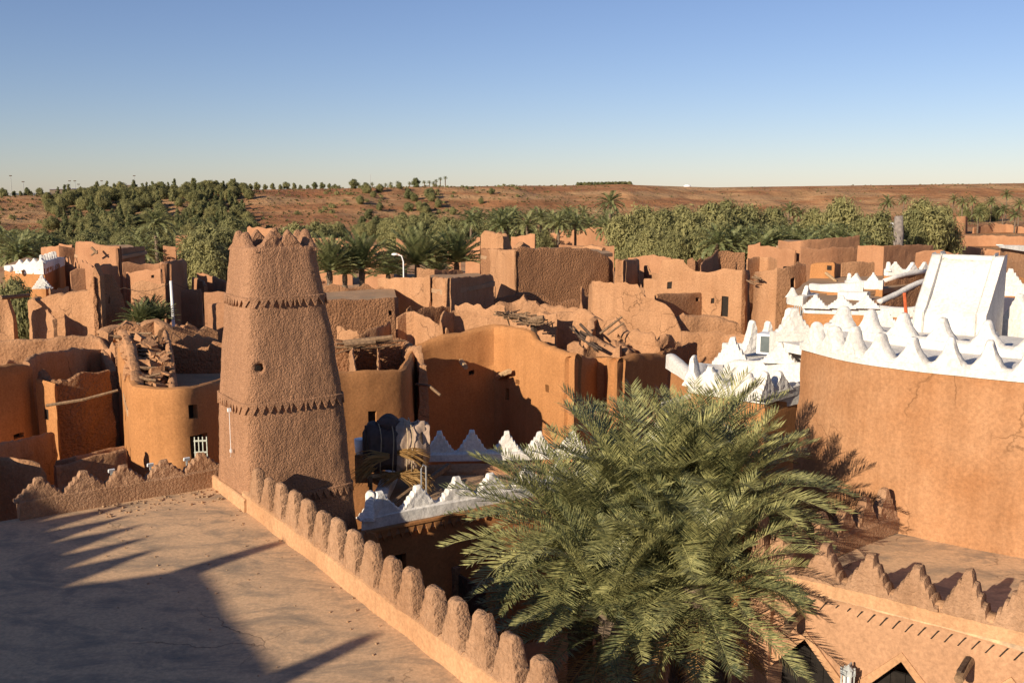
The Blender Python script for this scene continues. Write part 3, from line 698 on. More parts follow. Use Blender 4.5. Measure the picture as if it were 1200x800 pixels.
put('merlon', merlons('big', 1.6, 1.15, .36, 'white')[2], wh, D(926, 400, 32.2), .75)
floor(wh, [up_[0], up_[2], up_[3], D(940, 405, 33), D(846, 405, 33.5)], up_[2].z-.5, 'white', 'upper_roof', .6, .02)
for i, (px, py) in enumerate(((794, 467), (800, 486))):
    p = D(px+8, py, 27.6); s = empty('water_spout', p, 'white rain spout poking out of the orange wall, '+('the upper of two' if i == 0 else 'the lower and longer of two'), 'water spout')
    mb = MB(); l = .9+.5*i; dd = Vector((-.75, -.62, -.06)); mb.tube([p-dd*.2, p+dd*l*.5, p+dd*l], [.1, .09, .085], 8, .05); mb.build('pipe', M['white'], s)
    mb = MB(); mb.tube([p+dd*l, p+dd*(l+.006)], .05, 8); mb.build('mouth', M['dark'], s.children[0])
wall(wh, [D(780, 422, 30.6), D(806, 447, 28.2), D(812, 452, 28.4)], 'plaster', 'wall', rough=.03, edge=.02, rad=.1, t=.4)
wall(wh, [D(780, 413, 30.6), D(793, 424, 29.4), D(806, 438, 28.2)], 'white', 'parapet', rough=.02, edge=.05, rad=.1, t=.34, z0=D(806, 447, 28.2).z-.03, roll=.06, step=.2)
q = D(904, 402, 29.6); ac = empty('roof_box', (q.x, q.y, q.z-.5), 'pale metal roof box with a dark glazed front between white teeth', 'box')
mb = MB(); mb.box(q, Vector((.30, -.18, 0)), Vector((.16, .26, 0)), UP*.30); mb.build('casing', M['whitemetal'], ac)
mb = MB(); mb.box(q+Vector((-.165, -.27, 0))-Vector((.0, 0, 0)), Vector((.20, -.12, 0)), Vector((.006, .01, 0)), UP*.24); mb.build('glass_front', plain('dark_glass', (.10, .12, .12), .3, .2, 3, spec=.6), ac)
for px, py in ((914, 487), (926, 484), (911, 511), (938, 512)):
    pass
# ================================================================== the fort house that shades the terrace (it stands left of the viewer)
fz = 11.0; sh_ = (fz-TZ)/math.tan(R(EL)); sd_ = Vector((math.sin(R(AZ)), math.cos(R(AZ)), 0))*sh_
c1 = PZ(250, 660, TZ)-sd_; c2 = PZ(83, 682, TZ)-sd_; c3 = PZ(35, 600, TZ)-sd_; c0 = PZ(345, 790, TZ)-sd_
fh = empty('fort_house', ((c1.x+c3.x)/2-5, c1.y-5, 0), 'tall mud fort house whose toothed outline throws the shade on the terrace', 'house')
c00 = c1+(c0-c1)*2.6
P = [c3-ax*12, c3, c2, c1, c00, c00-ax*14]
wall(fh, [Vector((p.x, p.y, fz)) for p in P][::-1], 'plaster', world=True, t=.5, step=.8, rough=.03, edge=.05, rad=0, bat=0)
d_ = (c2-c3)
merlon_row(fh, [Vector((*(c3-d_*.0).xy, fz-.05)), Vector((*c2.xy, fz-.05))], 'big', .9, .75, .3, 'merlon', gap=.85, off=0)
for p in (c1, c1+(c0-c1)*.98): put('corner_finial', merlons('cone', .45, .72, .4, 'merlon')[0], fh, Vector((p.x, p.y, fz-.1)), .6)
floor(fh, P, fz-1.0, 'roof', 'roof', 1.5, .03)
# ================================================================== the old town behind
def bld(name, label, base, cat='house', group=None):
    p = D(*base); return empty(name, (p.x, p.y, 0), label, cat, group)
RU = dict(rough=.075, edge=.42, rad=.10, step=.24, t=.45, rf=1.9, roll=.1)      # ruined wall
RE = dict(rough=.04, edge=.06, rad=.45, step=.28, t=.45)             # restored wall
FA = dict(rough=.08, edge=.3, rad=.12, step=.4, t=.55, rf=1.4, roll=.12)
def rubble(label, c, rx, ry, h, seed, mat='ruin', n=26, stones=40, name='rubble_heap', group=None):
    """a slumped mound of mud with lumps on it"""
    V = []; Fc = []; rs = 12; na = 36; rnd = random.Random(seed)
    for i in range(rs+1):
        q = i/rs
        for k in range(na):
            a = 2*math.pi*k/na; e = 1+.25*n3(math.cos(a)*1.3, math.sin(a)*1.3, seed)
            x, y = c[0]+rx*q*e*math.cos(a), c[1]+ry*q*e*math.sin(a)
            z = h*(1-sst(q))*(1+.35*fr(x*.7, y*.7, seed, 4))+.22*fr(x*1.7, y*1.7, seed+2, 4)*(1-q)-.25*q*q
            V.append((x, y, c[2]+z))
    for i in range(rs):
        for k in range(na): Fc.append((i*na+k, (i+1)*na+k, (i+1)*na+(k+1) % na, i*na+(k+1) % na))
    mb = MB(); mb.raw(V, Fc)
    for i in range(stones):
        q = rnd.random()**.6; a = rnd.random()*6.28; x, y = c[0]+rx*q*math.cos(a), c[1]+ry*q*math.sin(a)
        s = rnd.uniform(.08, .34); mb.blob((x, y, c[2]+h*(1-sst(q))+.02), s, seed+i, 4, .6, (1, rnd.uniform(.6, 1.2), rnd.uniform(.4, .8)))
    o = mb.build(name, M[mat], None, True); tag(o, label, 'rubble', group); return o
def sticks(parent, pts, n, name='fallen_beams', mat='wood', ln=(1, 2.2), rad=.05, seed=1, dirv=(1, .3, 0), sp=.5):
    rnd = random.Random(seed); mb = MB()
    for i in range(n):
        q = rnd.random(); k = min(int(q*(len(pts)-1)), len(pts)-2); p = Vector(pts[k]).lerp(Vector(pts[k+1]), q*(len(pts)-1)-k)
        p += Vector((rnd.uniform(-.3, .3), rnd.uniform(-.3, .3), rnd.uniform(-.05, .12)))
        d = (Vector(dirv)+Vector((rnd.uniform(-sp, sp), rnd.uniform(-sp, sp), rnd.uniform(-.2, .2)))).normalized()*rnd.uniform(*ln)/2
        r = rad*rnd.uniform(.6, 1.3); mb.tube([p-d, p+Vector((0, 0, -.03)), p+d], [r, r*1.1, r*.8], 5, .15)
    return mb.build(name, M[mat], parent)
def slabs(parent, pts, n, seed, w=.62, name='collapsed_roof', mat='ruin'):
    rnd = random.Random(seed); mb = MB()
    for i in range(n):
        q = rnd.random(); k = min(int(q*(len(pts)-1)), len(pts)-2); p = Vector(pts[k]).lerp(Vector(pts[k+1]), q*(len(pts)-1)-k)
        p += Vector((rnd.uniform(-w, w), rnd.uniform(-.2, .2), rnd.uniform(-.35, .1))); a = rnd.random()*6.28; s = rnd.uniform(.07, .26); tl = rnd.uniform(-.5, .5)
        mb.box(p, (s*math.cos(a), s*math.sin(a), s*tl), (-s*.7*math.sin(a), s*.7*math.cos(a), s*rnd.uniform(-.4, .4)), (-s*tl*.3, 0, s*rnd.uniform(.2, .5)))
    return mb.build(name, M[mat], parent)
def beam(parent, a, b, r=.06, name='beam', mat='wood'):
    mb = MB(); mb.tube([a, (Vector(a)+Vector(b))/2, b], [r, r*1.05, r*.9], 6, .08); return mb.build(name, M[mat], parent)
def xy(px, py, Y): return D(px, py, Y)
# ---- orange house just right of the tower
h = bld('orange_house', 'smooth orange house right of the tower with an open broken roof and one small window', (440, 460, 33))
wall(h, [D(386, 437, 31.2), D(400, 436, 31.6), D(440, 435.5, 32.2), D(479, 434, 33.0), D(484, 430, 33.6), D(491, 416, 36.2), D(494, 408, 38.0)], 'plaster', ops=[(433, 443, 482, 497)], bat=.03, ibat=0, **{**RE, 'rad': .35, 't': .5})
wall(h, [D(384, 400, 37.2), D(410, 401, 37.5), D(440, 398, 38.0), D(478, 400, 38.4)], 'rough', 'rear_wall', **RU)
wall(h, [D(404, 405, 37.5), D(407, 425, 33.5), D(409, 440, 32.8)], 'ruin', 'cross_wall', **RU)
wall(h, [D(437, 402, 37.9), D(436, 436, 33.0)], 'ruin', 'cross_wall', **{**RU, 'edge': .2, 't': .4})
wall(h, [D(466, 400, 38.5), D(482, 413, 36.5), D(486, 425, 35.0)], 'ruin', 'wall', **{**RU, 't': .6})
beam(h, D(402, 402, 36.9), D(460, 395, 37.1), .11); beam(h, D(404, 404, 36.5), D(440, 401, 36.9), .08)
sticks(h, [D(410, 405, 37.3), D(440, 403, 37.4)], 10, 'thatch', 'wood', (1.2, 2.2), .03, 2)
floor(h, [D(386, 437, 31.8), D(479, 434, 33.6), D(492, 408, 37.8), D(384, 405, 37.2)], 2.6, 'roof', 'floor', .8, .2)
beam(h, D(488, 450, 34.8), D(503, 452, 34.2), .05, 'pole'); beam(h, D(503, 452, 34.2), D(516, 463, 33.6), .05, 'pole')
def E(px, py, Y): return D(px, py, Y*.935)
# ---- long curved compound, centre
h = bld('curved_house', 'large orange house with a long curving wall across the middle of the town', (620, 420, 41))
CW = [E(494, 404, 43.1), E(500, 400, 43.3), E(530, 391, 43.9), E(575, 382, 44.8), E(582, 381, 44.8), E(592, 383, 44.2), E(617, 389, 42.6), E(622, 400, 42.3), E(645, 408, 41.0), E(672, 416, 39.6), E(674, 417, 39.5), E(703, 417, 42.0), E(706, 418, 41.9), E(722, 420, 40.3), E(725, 420, 40.3), E(782, 413, 43.6), E(786, 411, 44.0)]
wall(h, CW, 'plaster', bat=.02, ibat=0, ops=[(550, 557, 435, 443), (602, 606, 441, 450), (637, 641, 451, 461), (589, 595, 455, 469), (587, 590, 436, 441)], **{**RE, 'rad': .14, 't': .55, 'edge': .10, 'rough': .05})
wall(h, [E(782, 411, 43.6), E(800, 407, 45), E(821, 402, 47.5)], 'rough', 'side_wall', **{**RU, 'edge': .15})
floor(h, [E(500, 400, 44.0), E(575, 382, 45.5), E(520, 370, 51), E(494, 380, 48)], E(540, 392, 44).z-1.0, 'roof', 'roof', .8, .06)
floor(h, [E(580, 382, 46.2), E(617, 389, 43.8), E(672, 416, 40.1), E(725, 420, 40.8), E(782, 413, 44), E(815, 402, 49), E(640, 375, 52)], 3.1, 'ruin', 'floor', .8, .25)
beam(h, E(579, 444, 45.4), E(597, 435, 43.4), .13, 'rain_spout', 'palewood')
beam(h, E(540, 423, 43.9), E(546, 430, 42.2), .11, 'rain_spout', 'palewood')
wall(h, [E(570, 372, 49), E(610, 366, 48.5), E(628, 372, 47.5), E(650, 366, 47)], 'ruin', 'inner_wall', **RU)
sticks(h, [E(592, 368, 47), E(610, 372, 46.2), E(628, 378, 45.6)], 80, 'collapsed_roof', 'wood', (.4, 1.3), .03, 4, (1, .1, 0), 1.2)
beam(h, E(618, 376, 45.9), E(637, 372, 45.6), .13, 'lintel'); beam(h, E(625, 376, 45.7), E(626, 404, 45.7), .14, 'post', 'darkwood')
wall(h, [E(628, 378, 47.5), E(640, 368, 48), E(662, 362, 48.2), E(682, 362, 48), E(700, 372, 47.2)], 'ruin', 'inner_wall', z0=2.5, **RU)
wall(h, [E(690, 394, 44.8), E(700, 372, 46.3), E(722, 376, 46), E(742, 385, 45), E(770, 398, 44.4), E(800, 404, 45.5)], 'ruin', 'inner_wall', z0=2.5, ops=[(722, 728, 392, 396)], **{**RU, 'rough': .16})
wall(h, [E(664, 402, 43.4), E(684, 404, 43.2), E(700, 396, 43.8), E(726, 396, 43.4)], 'ruin', 'inner_wall', z0=2.5, **{**RU, 'edge': .5})
sticks(h, [E(676, 390, 45.5), E(700, 404, 43.4)], 7, 'fallen_beams', 'darkwood', (1.4, 2.4), .06, 9, (.6, -.6, -.35), .25)
beam(h, E(703, 391, 44.6), E(729, 371, 44.9), .05, 'fallen_beam'); beam(h, E(712, 392, 44.5), E(731, 378, 44.8), .04, 'fallen_beam')
rubble('broad slumped rubble mound inside the curved house, right of its fallen beams', (4.4, 41.6, 2.6), 3.0, 2.4, 2.6, 3)
rubble('rubble mound inside the curved house beside the collapsed thatch', (2.15, 42.6, 2.6), 2.0, 1.6, 2.2, 6)
# ---- lit ruin with one tall smooth side, behind the curved house
h = bld('tall_gable_ruin', 'roofless ruin with a broad pale sunlit side wall stepping down to the right, centre', (720, 350, 53), 'ruin')
wall(h, [D(686, 333, 54.5), D(690, 328, 53.4), D(716, 330, 52.4), D(745, 334, 51.4), D(750, 346, 51.2), D(764, 350, 51.0), D(780, 358, 50.5), D(790, 376, 50), D(796, 392, 49.6)], 'ruin', **{**RU, 'edge': .2, 'rough': .06})
wall(h, [D(686, 333, 54.5), D(690, 345, 57), D(745, 334, 58), D(752, 346, 55)], 'ruin', 'rear_wall', **RU)
# ---- long rough ruin at left of centre with a row of triangular holes
h = bld('dotted_ruin', 'rough brown ruin with a row of small triangular holes, just right of the tower top', (420, 360, 50), 'ruin')
wall(h, [D(374, 352, 48.4), D(400, 351, 48.9), D(430, 350, 49.5), D(466, 349, 50.2), D(470, 348, 52)], 'rough', bat=.02, ops=[(389+9.6*i, 393+9.6*i, 364.5, 370) for i in range(8)], **{**RU, 'rad': .2, 'edge': .12, 'step': .3})
floor(h, [D(374, 352, 48.6), D(466, 349, 50.7), D(462, 340, 58), D(380, 342, 56)], D(420, 348, 50).z-.35, 'roof', 'roof', .8, .08)
wall(h, [D(380, 334, 56.5), D(408, 332, 57), D(418, 336, 57.4), D(445, 337, 58), D(470, 337, 58.5)], 'ruin', 'rear_wall', **{**RU, 'edge': .5})
wall(h, [D(392, 385, 46.5), D(420, 388, 46), D(450, 384, 47), D(462, 376, 49)], 'ruin', 'low_wall', **{**RU, 'edge': .4})
wall(h, [D(440, 326, 58.5), D(470, 325, 57), D(500, 324, 55)], 'ruin', 'side_wall', **{**RU, 'edge': .15})
h = bld('broken_wall_ruin', 'sunlit ragged ruin with a shaded roof patch behind the curved house, left end', (520, 370, 49), 'ruin')
wall(h, [D(522, 378, 46.4), D(524, 366, 46.8), D(536, 362, 47.6), D(560, 367, 47.4), D(577, 381, 46.9)], 'ruin', **{**RU, 'edge': .25})
wall(h, [D(468, 372, 48.6), D(480, 364, 49), D(496, 372, 48), D(516, 384, 46.6), D(520, 386, 46.4)], 'ruin', **{**RU, 'edge': .12, 'rough': .05})
wall(h, [D(480, 362, 50.4), D(505, 360, 51.5), D(530, 360, 52.5)], 'rough', 'rear_wall', **RU)
wall(h, [D(530, 358, 52.5), D(545, 354, 51.5), D(565, 362, 50.5), D(590, 360, 50)], 'ruin', 'rear_wall', **RU)
# ---- block with a black shaded side
h = bld('shaded_block', 'mud block with a wide dark shaded side and pale left side, beside the largest block', (540, 345, 55))
wall(h, [D(488, 326, 57.5), D(500, 324.5, 55.5), D(521, 326, 53.0), D(524, 326, 53.0), D(550, 323.5, 55.6), D(578, 321.5, 58.6), D(582, 322, 60)], 'ruin', ibat=0, **{**RU, 'edge': .14, 'rad': .12})
floor(h, [D(490, 326, 57), D(522, 326, 53.4), D(580, 321, 59), D(560, 315, 66), D(505, 318, 64)], D(535, 325, 55).z-.6, 'roof', 'roof', .8, .08)
wall(h, [D(488, 315, 64), D(510, 316, 64), D(545, 318, 66)], 'ruin', 'rear_wall', **{**RU, 'edge': .4})
# ---- largest block
h = bld('great_block', 'largest mud block in the middle of the town with one broad rough brown side', (640, 320, 67))
wall(h, [D(562, 291.5, 71), D(584, 292, 68.4), D(604, 292, 66), D(607, 291, 66), D(640, 289, 67.3), D(690, 291, 69.2), D(703, 295, 69.8), D(716, 302, 70.4), D(720, 304, 72)], 'rough', bat=.012, ibat=0, **{**FA, 'edge': .2, 'rad': .1, 'step': .3, 'rough': .06, 'rf': 2.2})
wall(h, [D(563.5, 291, 71.5), D(584, 292.5, 68.2), D(603, 293, 65.9)], 'ruin', 'plastered_side', z0=0, **{**FA, 't': .12, 'bat': .0, 'edge': .12, 'rough': .04})
floor(h, [D(563, 292, 71), D(606, 292, 66.5), D(718, 303, 73.5), D(690, 290, 82), D(580, 285, 80)], D(620, 291, 67).z-.7, 'roof', 'roof', 1.2, .1)
wall(h, [D(563, 273, 72), D(583, 273, 70.5)], 'ruin', 'roof_stub', z0=7, **{**FA, 'edge': .6, 't': .5})
wall(h, [D(590, 277, 69), D(596, 272, 70), D(600, 285, 71)], 'ruin', 'roof_stub', z0=7, **{**FA, 'edge': .6})
wall(h, [D(604, 292, 67), D(622, 286, 68)], 'ruin', 'roof_stub', z0=7, **{**FA, 'edge': .5})
wall(h, [D(668, 287, 80), D(690, 288, 80), D(705, 290, 79)], 'ruin', 'roof_stub', z0=6, **FA)
h = bld('low_brown_wall', 'low ragged rough brown wall at the foot of the largest block', (620, 350, 61), 'wall')
wall(h, [D(580, 352, 60), D(600, 346, 60.8), D(634, 341, 62.4), D(644, 352, 62.6), D(680, 351, 63.5)], 'rough', **{**FA, 'edge': .5})
h = bld('rounded_hump_ruin', 'row of rounded eroded sunlit humps in front of the largest block', (610, 360, 52), 'ruin')
wall(h, [D(585, 358, 53), D(606, 357, 53.5), D(614, 344, 53.4), D(620, 358, 53.4), D(650, 358, 53.4), D(676, 361, 53), D(686, 372, 52.6)], 'ruin', **{**RU, 'edge': .4, 't': .8, 'roll': .35})
h = bld('dark_sided_house', 'narrow mud house with one black shaded side, right of the largest block', (735, 325, 68))
wall(h, [D(718, 304, 70), D(729, 305, 68.4), D(731, 304.5, 68.4), D(750, 303, 72), D(753, 304, 75)], 'ruin', ibat=0, **{**FA, 'edge': .12, 'rad': .1})
wall(h, [D(735, 301, 80), D(770, 300, 79), D(784, 302, 78)], 'far', 'rear_wall', **FA)
wall(h, [D(752, 310, 74), D(758, 318, 72), D(770, 325, 70)], 'ruin', 'side_wall', **FA)
# ---- long sunlit house with windows
h = bld('windowed_house', 'long sunlit mud house with dark window holes and a rounded right end', (820, 330, 60))
wall(h, [D(752, 326, 64), D(768, 328, 63), D(770, 305, 63), D(785, 304, 62.4), D(799, 305, 61.8)], 'ruin', ops=[(779.5, 785, 331, 339)], **{**FA, 'edge': .1, 'rough': .05, 'step': .4})
wall(h, [D(799, 307, 61.6), D(806, 314, 61.4), D(818, 320, 61), D(835, 320, 60.4), D(850, 314, 60), D(866, 318, 59.4), D(878, 314, 59.4), D(883, 316, 61)], 'ruin', ops=[(845, 853, 347, 371), (832.5, 836.5, 350, 356)], **{**FA, 'edge': .2, 'rad': 1.0, 'rough': .06, 'step': .4, 'roll': .3})
wall(h, [D(773, 345, 58), D(790, 343.5, 58.8), D(834, 343, 61.4), D(836, 344, 61.6)], 'ruin', ops=[(807, 811, 348.5, 353.5), (818, 822, 348.5, 353.5)], **{**FA, 'edge': .06, 'rough': .05, 'step': .4, 'rad': .1})
wall(h, [D(803, 306, 68), D(815, 310, 67), D(828, 306, 68), D(846, 293, 70), D(874, 295, 70)], 'rough', 'rear_wall', **{**FA, 'edge': .5})
wall(h, [D(826, 318, 64), D(828, 305, 66), D(846, 292, 68)], 'far', 'side_wall', **{**FA, 'edge': .3})
h = bld('front_hump_wall', 'thick eroded wall with a wavy top, directly behind the white upper storey', (820, 380, 51), 'wall')
wall(h, [D(794, 374, 50.5), D(806, 369, 50.6), D(830, 371, 51), D(848, 373, 51), D(866, 376, 51), D(872, 390, 51)], 'ruin', **{**RU, 'edge': .3, 't': .8, 'roll': .3})
wall(h, [D(800, 390, 47.5), D(825, 388, 47.5), D(850, 392, 47.5), D(880, 396, 47)], 'ruin', **{**RU, 'edge': .3, 't': .6, 'roll': .3})
h = bld('corner_ruin', 'mud house with a splintered corner between the windowed house and the white terraces', (905, 340, 57), 'ruin')
wall(h, [D(880, 318, 60), D(886, 318, 58.4), D(900, 319, 57.4), D(912, 315, 57.0), D(930, 311, 57.4), D(949, 309, 58.6)], 'ruin', ops=[(903, 905.5, 346, 352), (884, 886, 347, 353), (921, 926, 313, 318), (929, 935, 325, 337)], **{**FA, 'edge': .3, 'rough': .07})
sticks(h, [D(882, 330, 58.2), D(890, 327, 57.6)], 7, 'splintered_beams', 'wood', (.4, .9), .05, 5, (.3, -.9, -.2), .5)
wall(h, [D(880, 304, 66), D(895, 300, 67), D(905, 306, 65)], 'ruin', 'rear_wall', **FA)
h = bld('spout_house', 'orange mud house with a black window and a pale slanting spout behind the white terraces', (965, 320, 56))
wall(h, [D(947, 309, 58.5), D(965, 307.5, 57.6), D(981, 307.5, 57.0), D(983, 307.5, 57.2), D(990, 309, 60)], 'plaster', ops=[(967, 968.6, 312, 316)], ibat=0, **{**RE, 'rad': .15, 'step': .4})
beam(h, D(968, 320, 57.2), D(979, 329, 55.8), .09, 'rain_spout', 'palewood')
wall(h, [D(990, 308, 62), D(1010, 306.5, 62.4), D(1028, 307, 63)], 'ruin', 'rear_wall', **{**FA, 'edge': .1})
# ---- far right blocks
h = bld('holed_block', 'long far flat topped block at right with a row of beam holes along its top', (960, 290, 96))
wall(h, [D(910, 281, 99), D(922, 284, 97), D(940, 282, 95.6), D(975, 279, 97), D(1010, 276, 99.5)], 'far', ops=[(951+7.4*i, 954+7.4*i, 281.6-.5*i, 285.3-.5*i) for i in range(8)], panel=None, **{**FA, 'edge': .12, 'step': .6})
floor(h, [D(910, 281, 99.4), D(940, 282, 96), D(1010, 276, 100), D(1000, 272, 112), D(920, 276, 112)], D(940, 281, 97).z-.7, 'roof', 'roof', 1.5, .1)
wall(h, [D(940, 291, 93.5), D(975, 290.5, 94.5), D(1003, 289, 96)], 'far', 'lower_wall', **FA)
wall(h, [D(878, 288, 100), D(895, 287, 99), D(912, 292, 97), D(930, 292, 95)], 'far', 'side_wall', **FA)
h = bld('far_yard_wall', 'long far yard wall of pale and brown stretches under the trees at right', (1045, 295, 94), 'wall')
wall(h, [D(1004, 288, 94), D(1036, 288.5, 92), D(1038, 288, 92), D(1070, 287, 95), D(1097, 287, 98)], 'far', **{**FA, 'edge': .12})
wall(h, [D(1075, 295, 88), D(1100, 292, 88), D(1120, 297, 86)], 'far', **FA)
h = bld('pink_stub_ruin', 'isolated squat pink stub of a ruin in the open plain at far right', (1124, 262, 295), 'ruin')
wall(h, [D(1112, 256, 305), D(1113, 255, 296), D(1133, 253, 296), D(1135, 255, 306), D(1112, 256, 306)], 'far', **{**FA, 'step': .8})
for i, (pts, lb) in enumerate((([(1090, 277, 225), (1150, 276, 225), (1200, 277, 220), (1230, 278, 220)], 'long low far wall crossing the plain at right, its top nearly level'),
        ([(1110, 290, 180), (1140, 289, 180), (1165, 292, 178), (1190, 294, 175)], 'crumbled low wall before the open plain, left of the pale plastered house'),
        ([(1142, 266, 300), (1165, 262, 305), (1180, 263, 305), (1200, 266, 300), (1230, 266, 300)], 'broken pale wall beyond the pink stub at far right'),
        ([(1070, 304, 120), (1105, 301, 118), (1122, 302, 116), (1175, 299, 116)], 'low crumbled wall just left of the sloping white lid'))):
    h = bld('ruined_wall', lb, pts[1], 'wall'); wall(h, [D(*p) for p in pts] and pts, 'far', **{**FA, 'step': .8, 'edge': .5})
h = bld('pale_house', 'pale plastered house with a white roof edge at the right rim of the picture', (1185, 305, 62))
wall(h, [D(1168, 289, 66), D(1172, 289, 62), D(1200, 290, 58), D(1230, 291, 54)], 'ruin', ibat=0, **{**RE, 'rough': .03, 'step': .5})
wall(h, [D(1167, 287, 66), D(1171.5, 287, 61.9), D(1200, 287.5, 57.8), D(1230, 288, 53.8)], 'white', 'roof_edge', z0=D(1172, 290, 62).z, **{**RE, 'edge': 0, 'rough': .02, 'step': .5, 'rad': .1, 'roll': .05})
wall(h, [D(1162, 304, 60), D(1180, 305, 56), D(1205, 306, 52)], 'ruin', 'yard_wall', **{**FA, 'edge': .3})
def rim_tube(h, P, r=.12):
    P = rounded(P, 2.0, False); mb = MB(); mb.tube(P, r, 8, .06); mb.build('curved_rim', M['white'], h, True)
# ---- white rimmed terraces, right of centre
def white_rim(h, pts, n=0, kind='big', wd=1.0, H=.6, band=.25, drop=None, mat='plaster', t=.4):
    P = [D(*p) for p in pts]
    wall(h, [p-UP*band for p in P], mat, 'wall', world=True, t=t+.06, rough=.03, edge=.0, rad=.1, step=.4, bat=0)
    wall(h, P, 'white', 'parapet', world=True, t=t, rough=.02, edge=.03, rad=.1, step=.3, bat=0, z0=min(p.z for p in P)-band-.02, roll=.06)
    if n: merlon_row(h, [p-UP*.06 for p in P], kind, wd, H, .28, 'white', n=n, off=t/2)
h = bld('lower_white_terrace', 'near orange terrace house rimmed in white, with three large stepped white teeth', (1000, 350, 38))
white_rim(h, [(941, 356, 41), (942, 358, 40), (1030, 358, 39.2), (1034, 359, 39.2), (1060, 360, 38), (1076, 358, 37)], 0, band=.25)
merlon_row(h, [D(942, 358, 39.8)-UP*.06, D(1030, 358, 39.0)-UP*.06], 'big', 1.1, .5, .28, 'white', n=3, off=.1)
wall(h, [D(1034, 353, 40), D(1050, 346, 40.6), D(1072, 334, 41.6), D(1090, 328, 42.4)], 'rough', 'curved_wall', z0=5.6, **{**RU, 'edge': .05, 'rad': 1.2})
rim_tube(h, [D(1030, 354, 40.1), D(1034, 352, 40.2), D(1050, 345, 40.85), D(1072, 333, 41.85), D(1092, 326.5, 42.7)])
floor(h, [D(942, 358, 40.2), D(1034, 358, 39.6), D(1076, 350, 40), D(1092, 330, 43), D(1010, 335, 47), D(950, 345, 46)], D(990, 360, 40).z-.15, 'roof', 'roof', .8, .05)
white_rim(h, [(982, 341, 44.5), (1016, 342, 43.6)], 0, band=.7)
h = bld('upper_white_terrace', 'farther white rimmed terrace with many small white stepped teeth, below the far yard wall', (1000, 325, 50))
white_rim(h, [(922, 345, 47.5), (923, 346, 46.6), (942, 347, 45.4), (960, 343, 46.8)], 2, wd=.8, H=.45, band=.35)
white_rim(h, [(948, 332, 50), (965, 333, 49), (1010, 331, 48), (1012, 330, 48)], 0, band=.3)
white_rim(h, [(990, 327.5, 53), (991, 328, 52), (1015, 329, 51), (1035, 328, 50.6)], 3, wd=.75, H=.45, band=.3)
white_rim(h, [(1036, 314, 57), (1037, 315, 56), (1070, 316, 56), (1094, 315, 57)], 4, wd=1.0, H=.5, band=.3)
wall(h, [D(1038, 330, 53), D(1060, 322, 54), D(1092, 317.5, 56)], 'rough', 'curved_wall', z0=5.4, **{**RU, 'edge': .1, 'rad': 1.2})
rim_tube(h, [D(1036, 329, 53.2), D(1060, 321.5, 54.2), D(1092, 317, 56.2)])
floor(h, [D(923, 345, 47.5), D(1034, 330, 51), D(1092, 320, 56), D(1040, 318, 60), D(950, 325, 58)], D(990, 332, 50).z-.4, 'roof', 'roof', .8, .05)
# barred window set low in the rim
mb = MB(); q = D(936, 365, 45)
for i in range(6): mb.box(q+Vector((i*.09-.2, -.01*i, 0)), (.02, 0, 0), (0, .02, 0), (0, 0, .28))
mb.build('window_bars', M['iron'], h)
h = bld('blue_shaded_house', 'white house with a wide shaded blue grey side at the right rim', (1185, 345, 38))
white_rim(h, [(1163, 333, 41), (1166, 334, 40), (1205, 334, 39.6), (1240, 334, 39.2)], 3, wd=1.2, H=.7, band=.35)
wall(h, [D(1163, 346, 33.5), D(1190, 349, 37), D(1215, 350, 41)], 'white', 'wall', **{**RE, 'edge': 0, 'rough': .03})
h = bld('brown_stub', 'brown mud house side between the white lid and the pale house at right', (1180, 330, 46))
wall(h, [D(1164, 325, 50), D(1180, 325.5, 48), D(1200, 326, 46), D(1230, 326, 44)], 'plaster', **{**RE, 'edge': .1})
# ---- left: nearer houses
h = bld('barred_window_house', 'rounded orange house left of the tower with a small square hole and a barred window', (200, 470, 31))
wall(h, [D(134, 404, 37.5), D(143, 436, 33.0), D(146, 449, 31.4), D(152, 453, 31), D(175, 455, 30.4), D(205, 455, 30.2), D(236, 452, 30.8), D(258, 446, 32.4), D(275, 440, 34)], 'plaster', ops=[(221.5, 233.5, 475, 491), (222, 243, 509, 549)], bat=.015, ibat=0, **{**RE, 'rad': .9, 't': .5})
wall(h, [D(131, 386, 38.5), D(135, 388, 36.6), D(141, 405, 33.8), D(147, 450, 31.6)], 'ruin', 'ruined_side', **{**RU, 'edge': .2, 't': .7})
wall(h, [D(186, 388, 37.6), D(190, 405, 35), D(194, 452, 32)], 'ruin', 'cross_wall', z0=2, **{**RU, 'edge': .2})
wall(h, [D(132, 385, 38.6), D(160, 380, 38.8), D(186, 402, 39), D(225, 404, 39), D(262, 402, 39)], 'rough', 'rear_wall', **RU)
floor(h, [D(147, 450, 32), D(205, 455, 31), D(262, 445, 33.4), D(262, 402, 38.6), D(136, 390, 38.2)], 4.55, 'roof', 'floor', .8, .12)
sticks(h, [D(160, 390, 37), D(172, 415, 34.4), D(178, 446, 32.2)], 26, 'fallen_beams', 'wood', (.5, 1.3), .05, 8, (1, -.15, 0), .8)
slabs(h, [D(158, 388, 37.2), D(167, 405, 35.2), D(172, 425, 33.6), D(178, 449, 32.2)], 170, 8)
c = D(233, 529, 30.55)
mb = MB()
for i in range(4): mb.box(c+Vector((-.12+i*.12, .0+i*.02, 0)), (.014, 0, 0), (0, .014, 0), (0, 0, .47))
for z in (-.4, -.02, .35): mb.box(c+UP*z+Vector((.06, .01, 0)), (.2, .03, 0), (0, .014, 0), (0, 0, .025))
wn_ = [o for o in h.children if o.name.startswith('window')][-1]
mb.build('window_bars', plain('window_paint', (.48, .50, .42), .7, .2, 8), wn_)
pole = bld('leaning_pole', 'thin grey pole laid aslant against the rough wall at left', (97, 466, 32.6), 'pole')
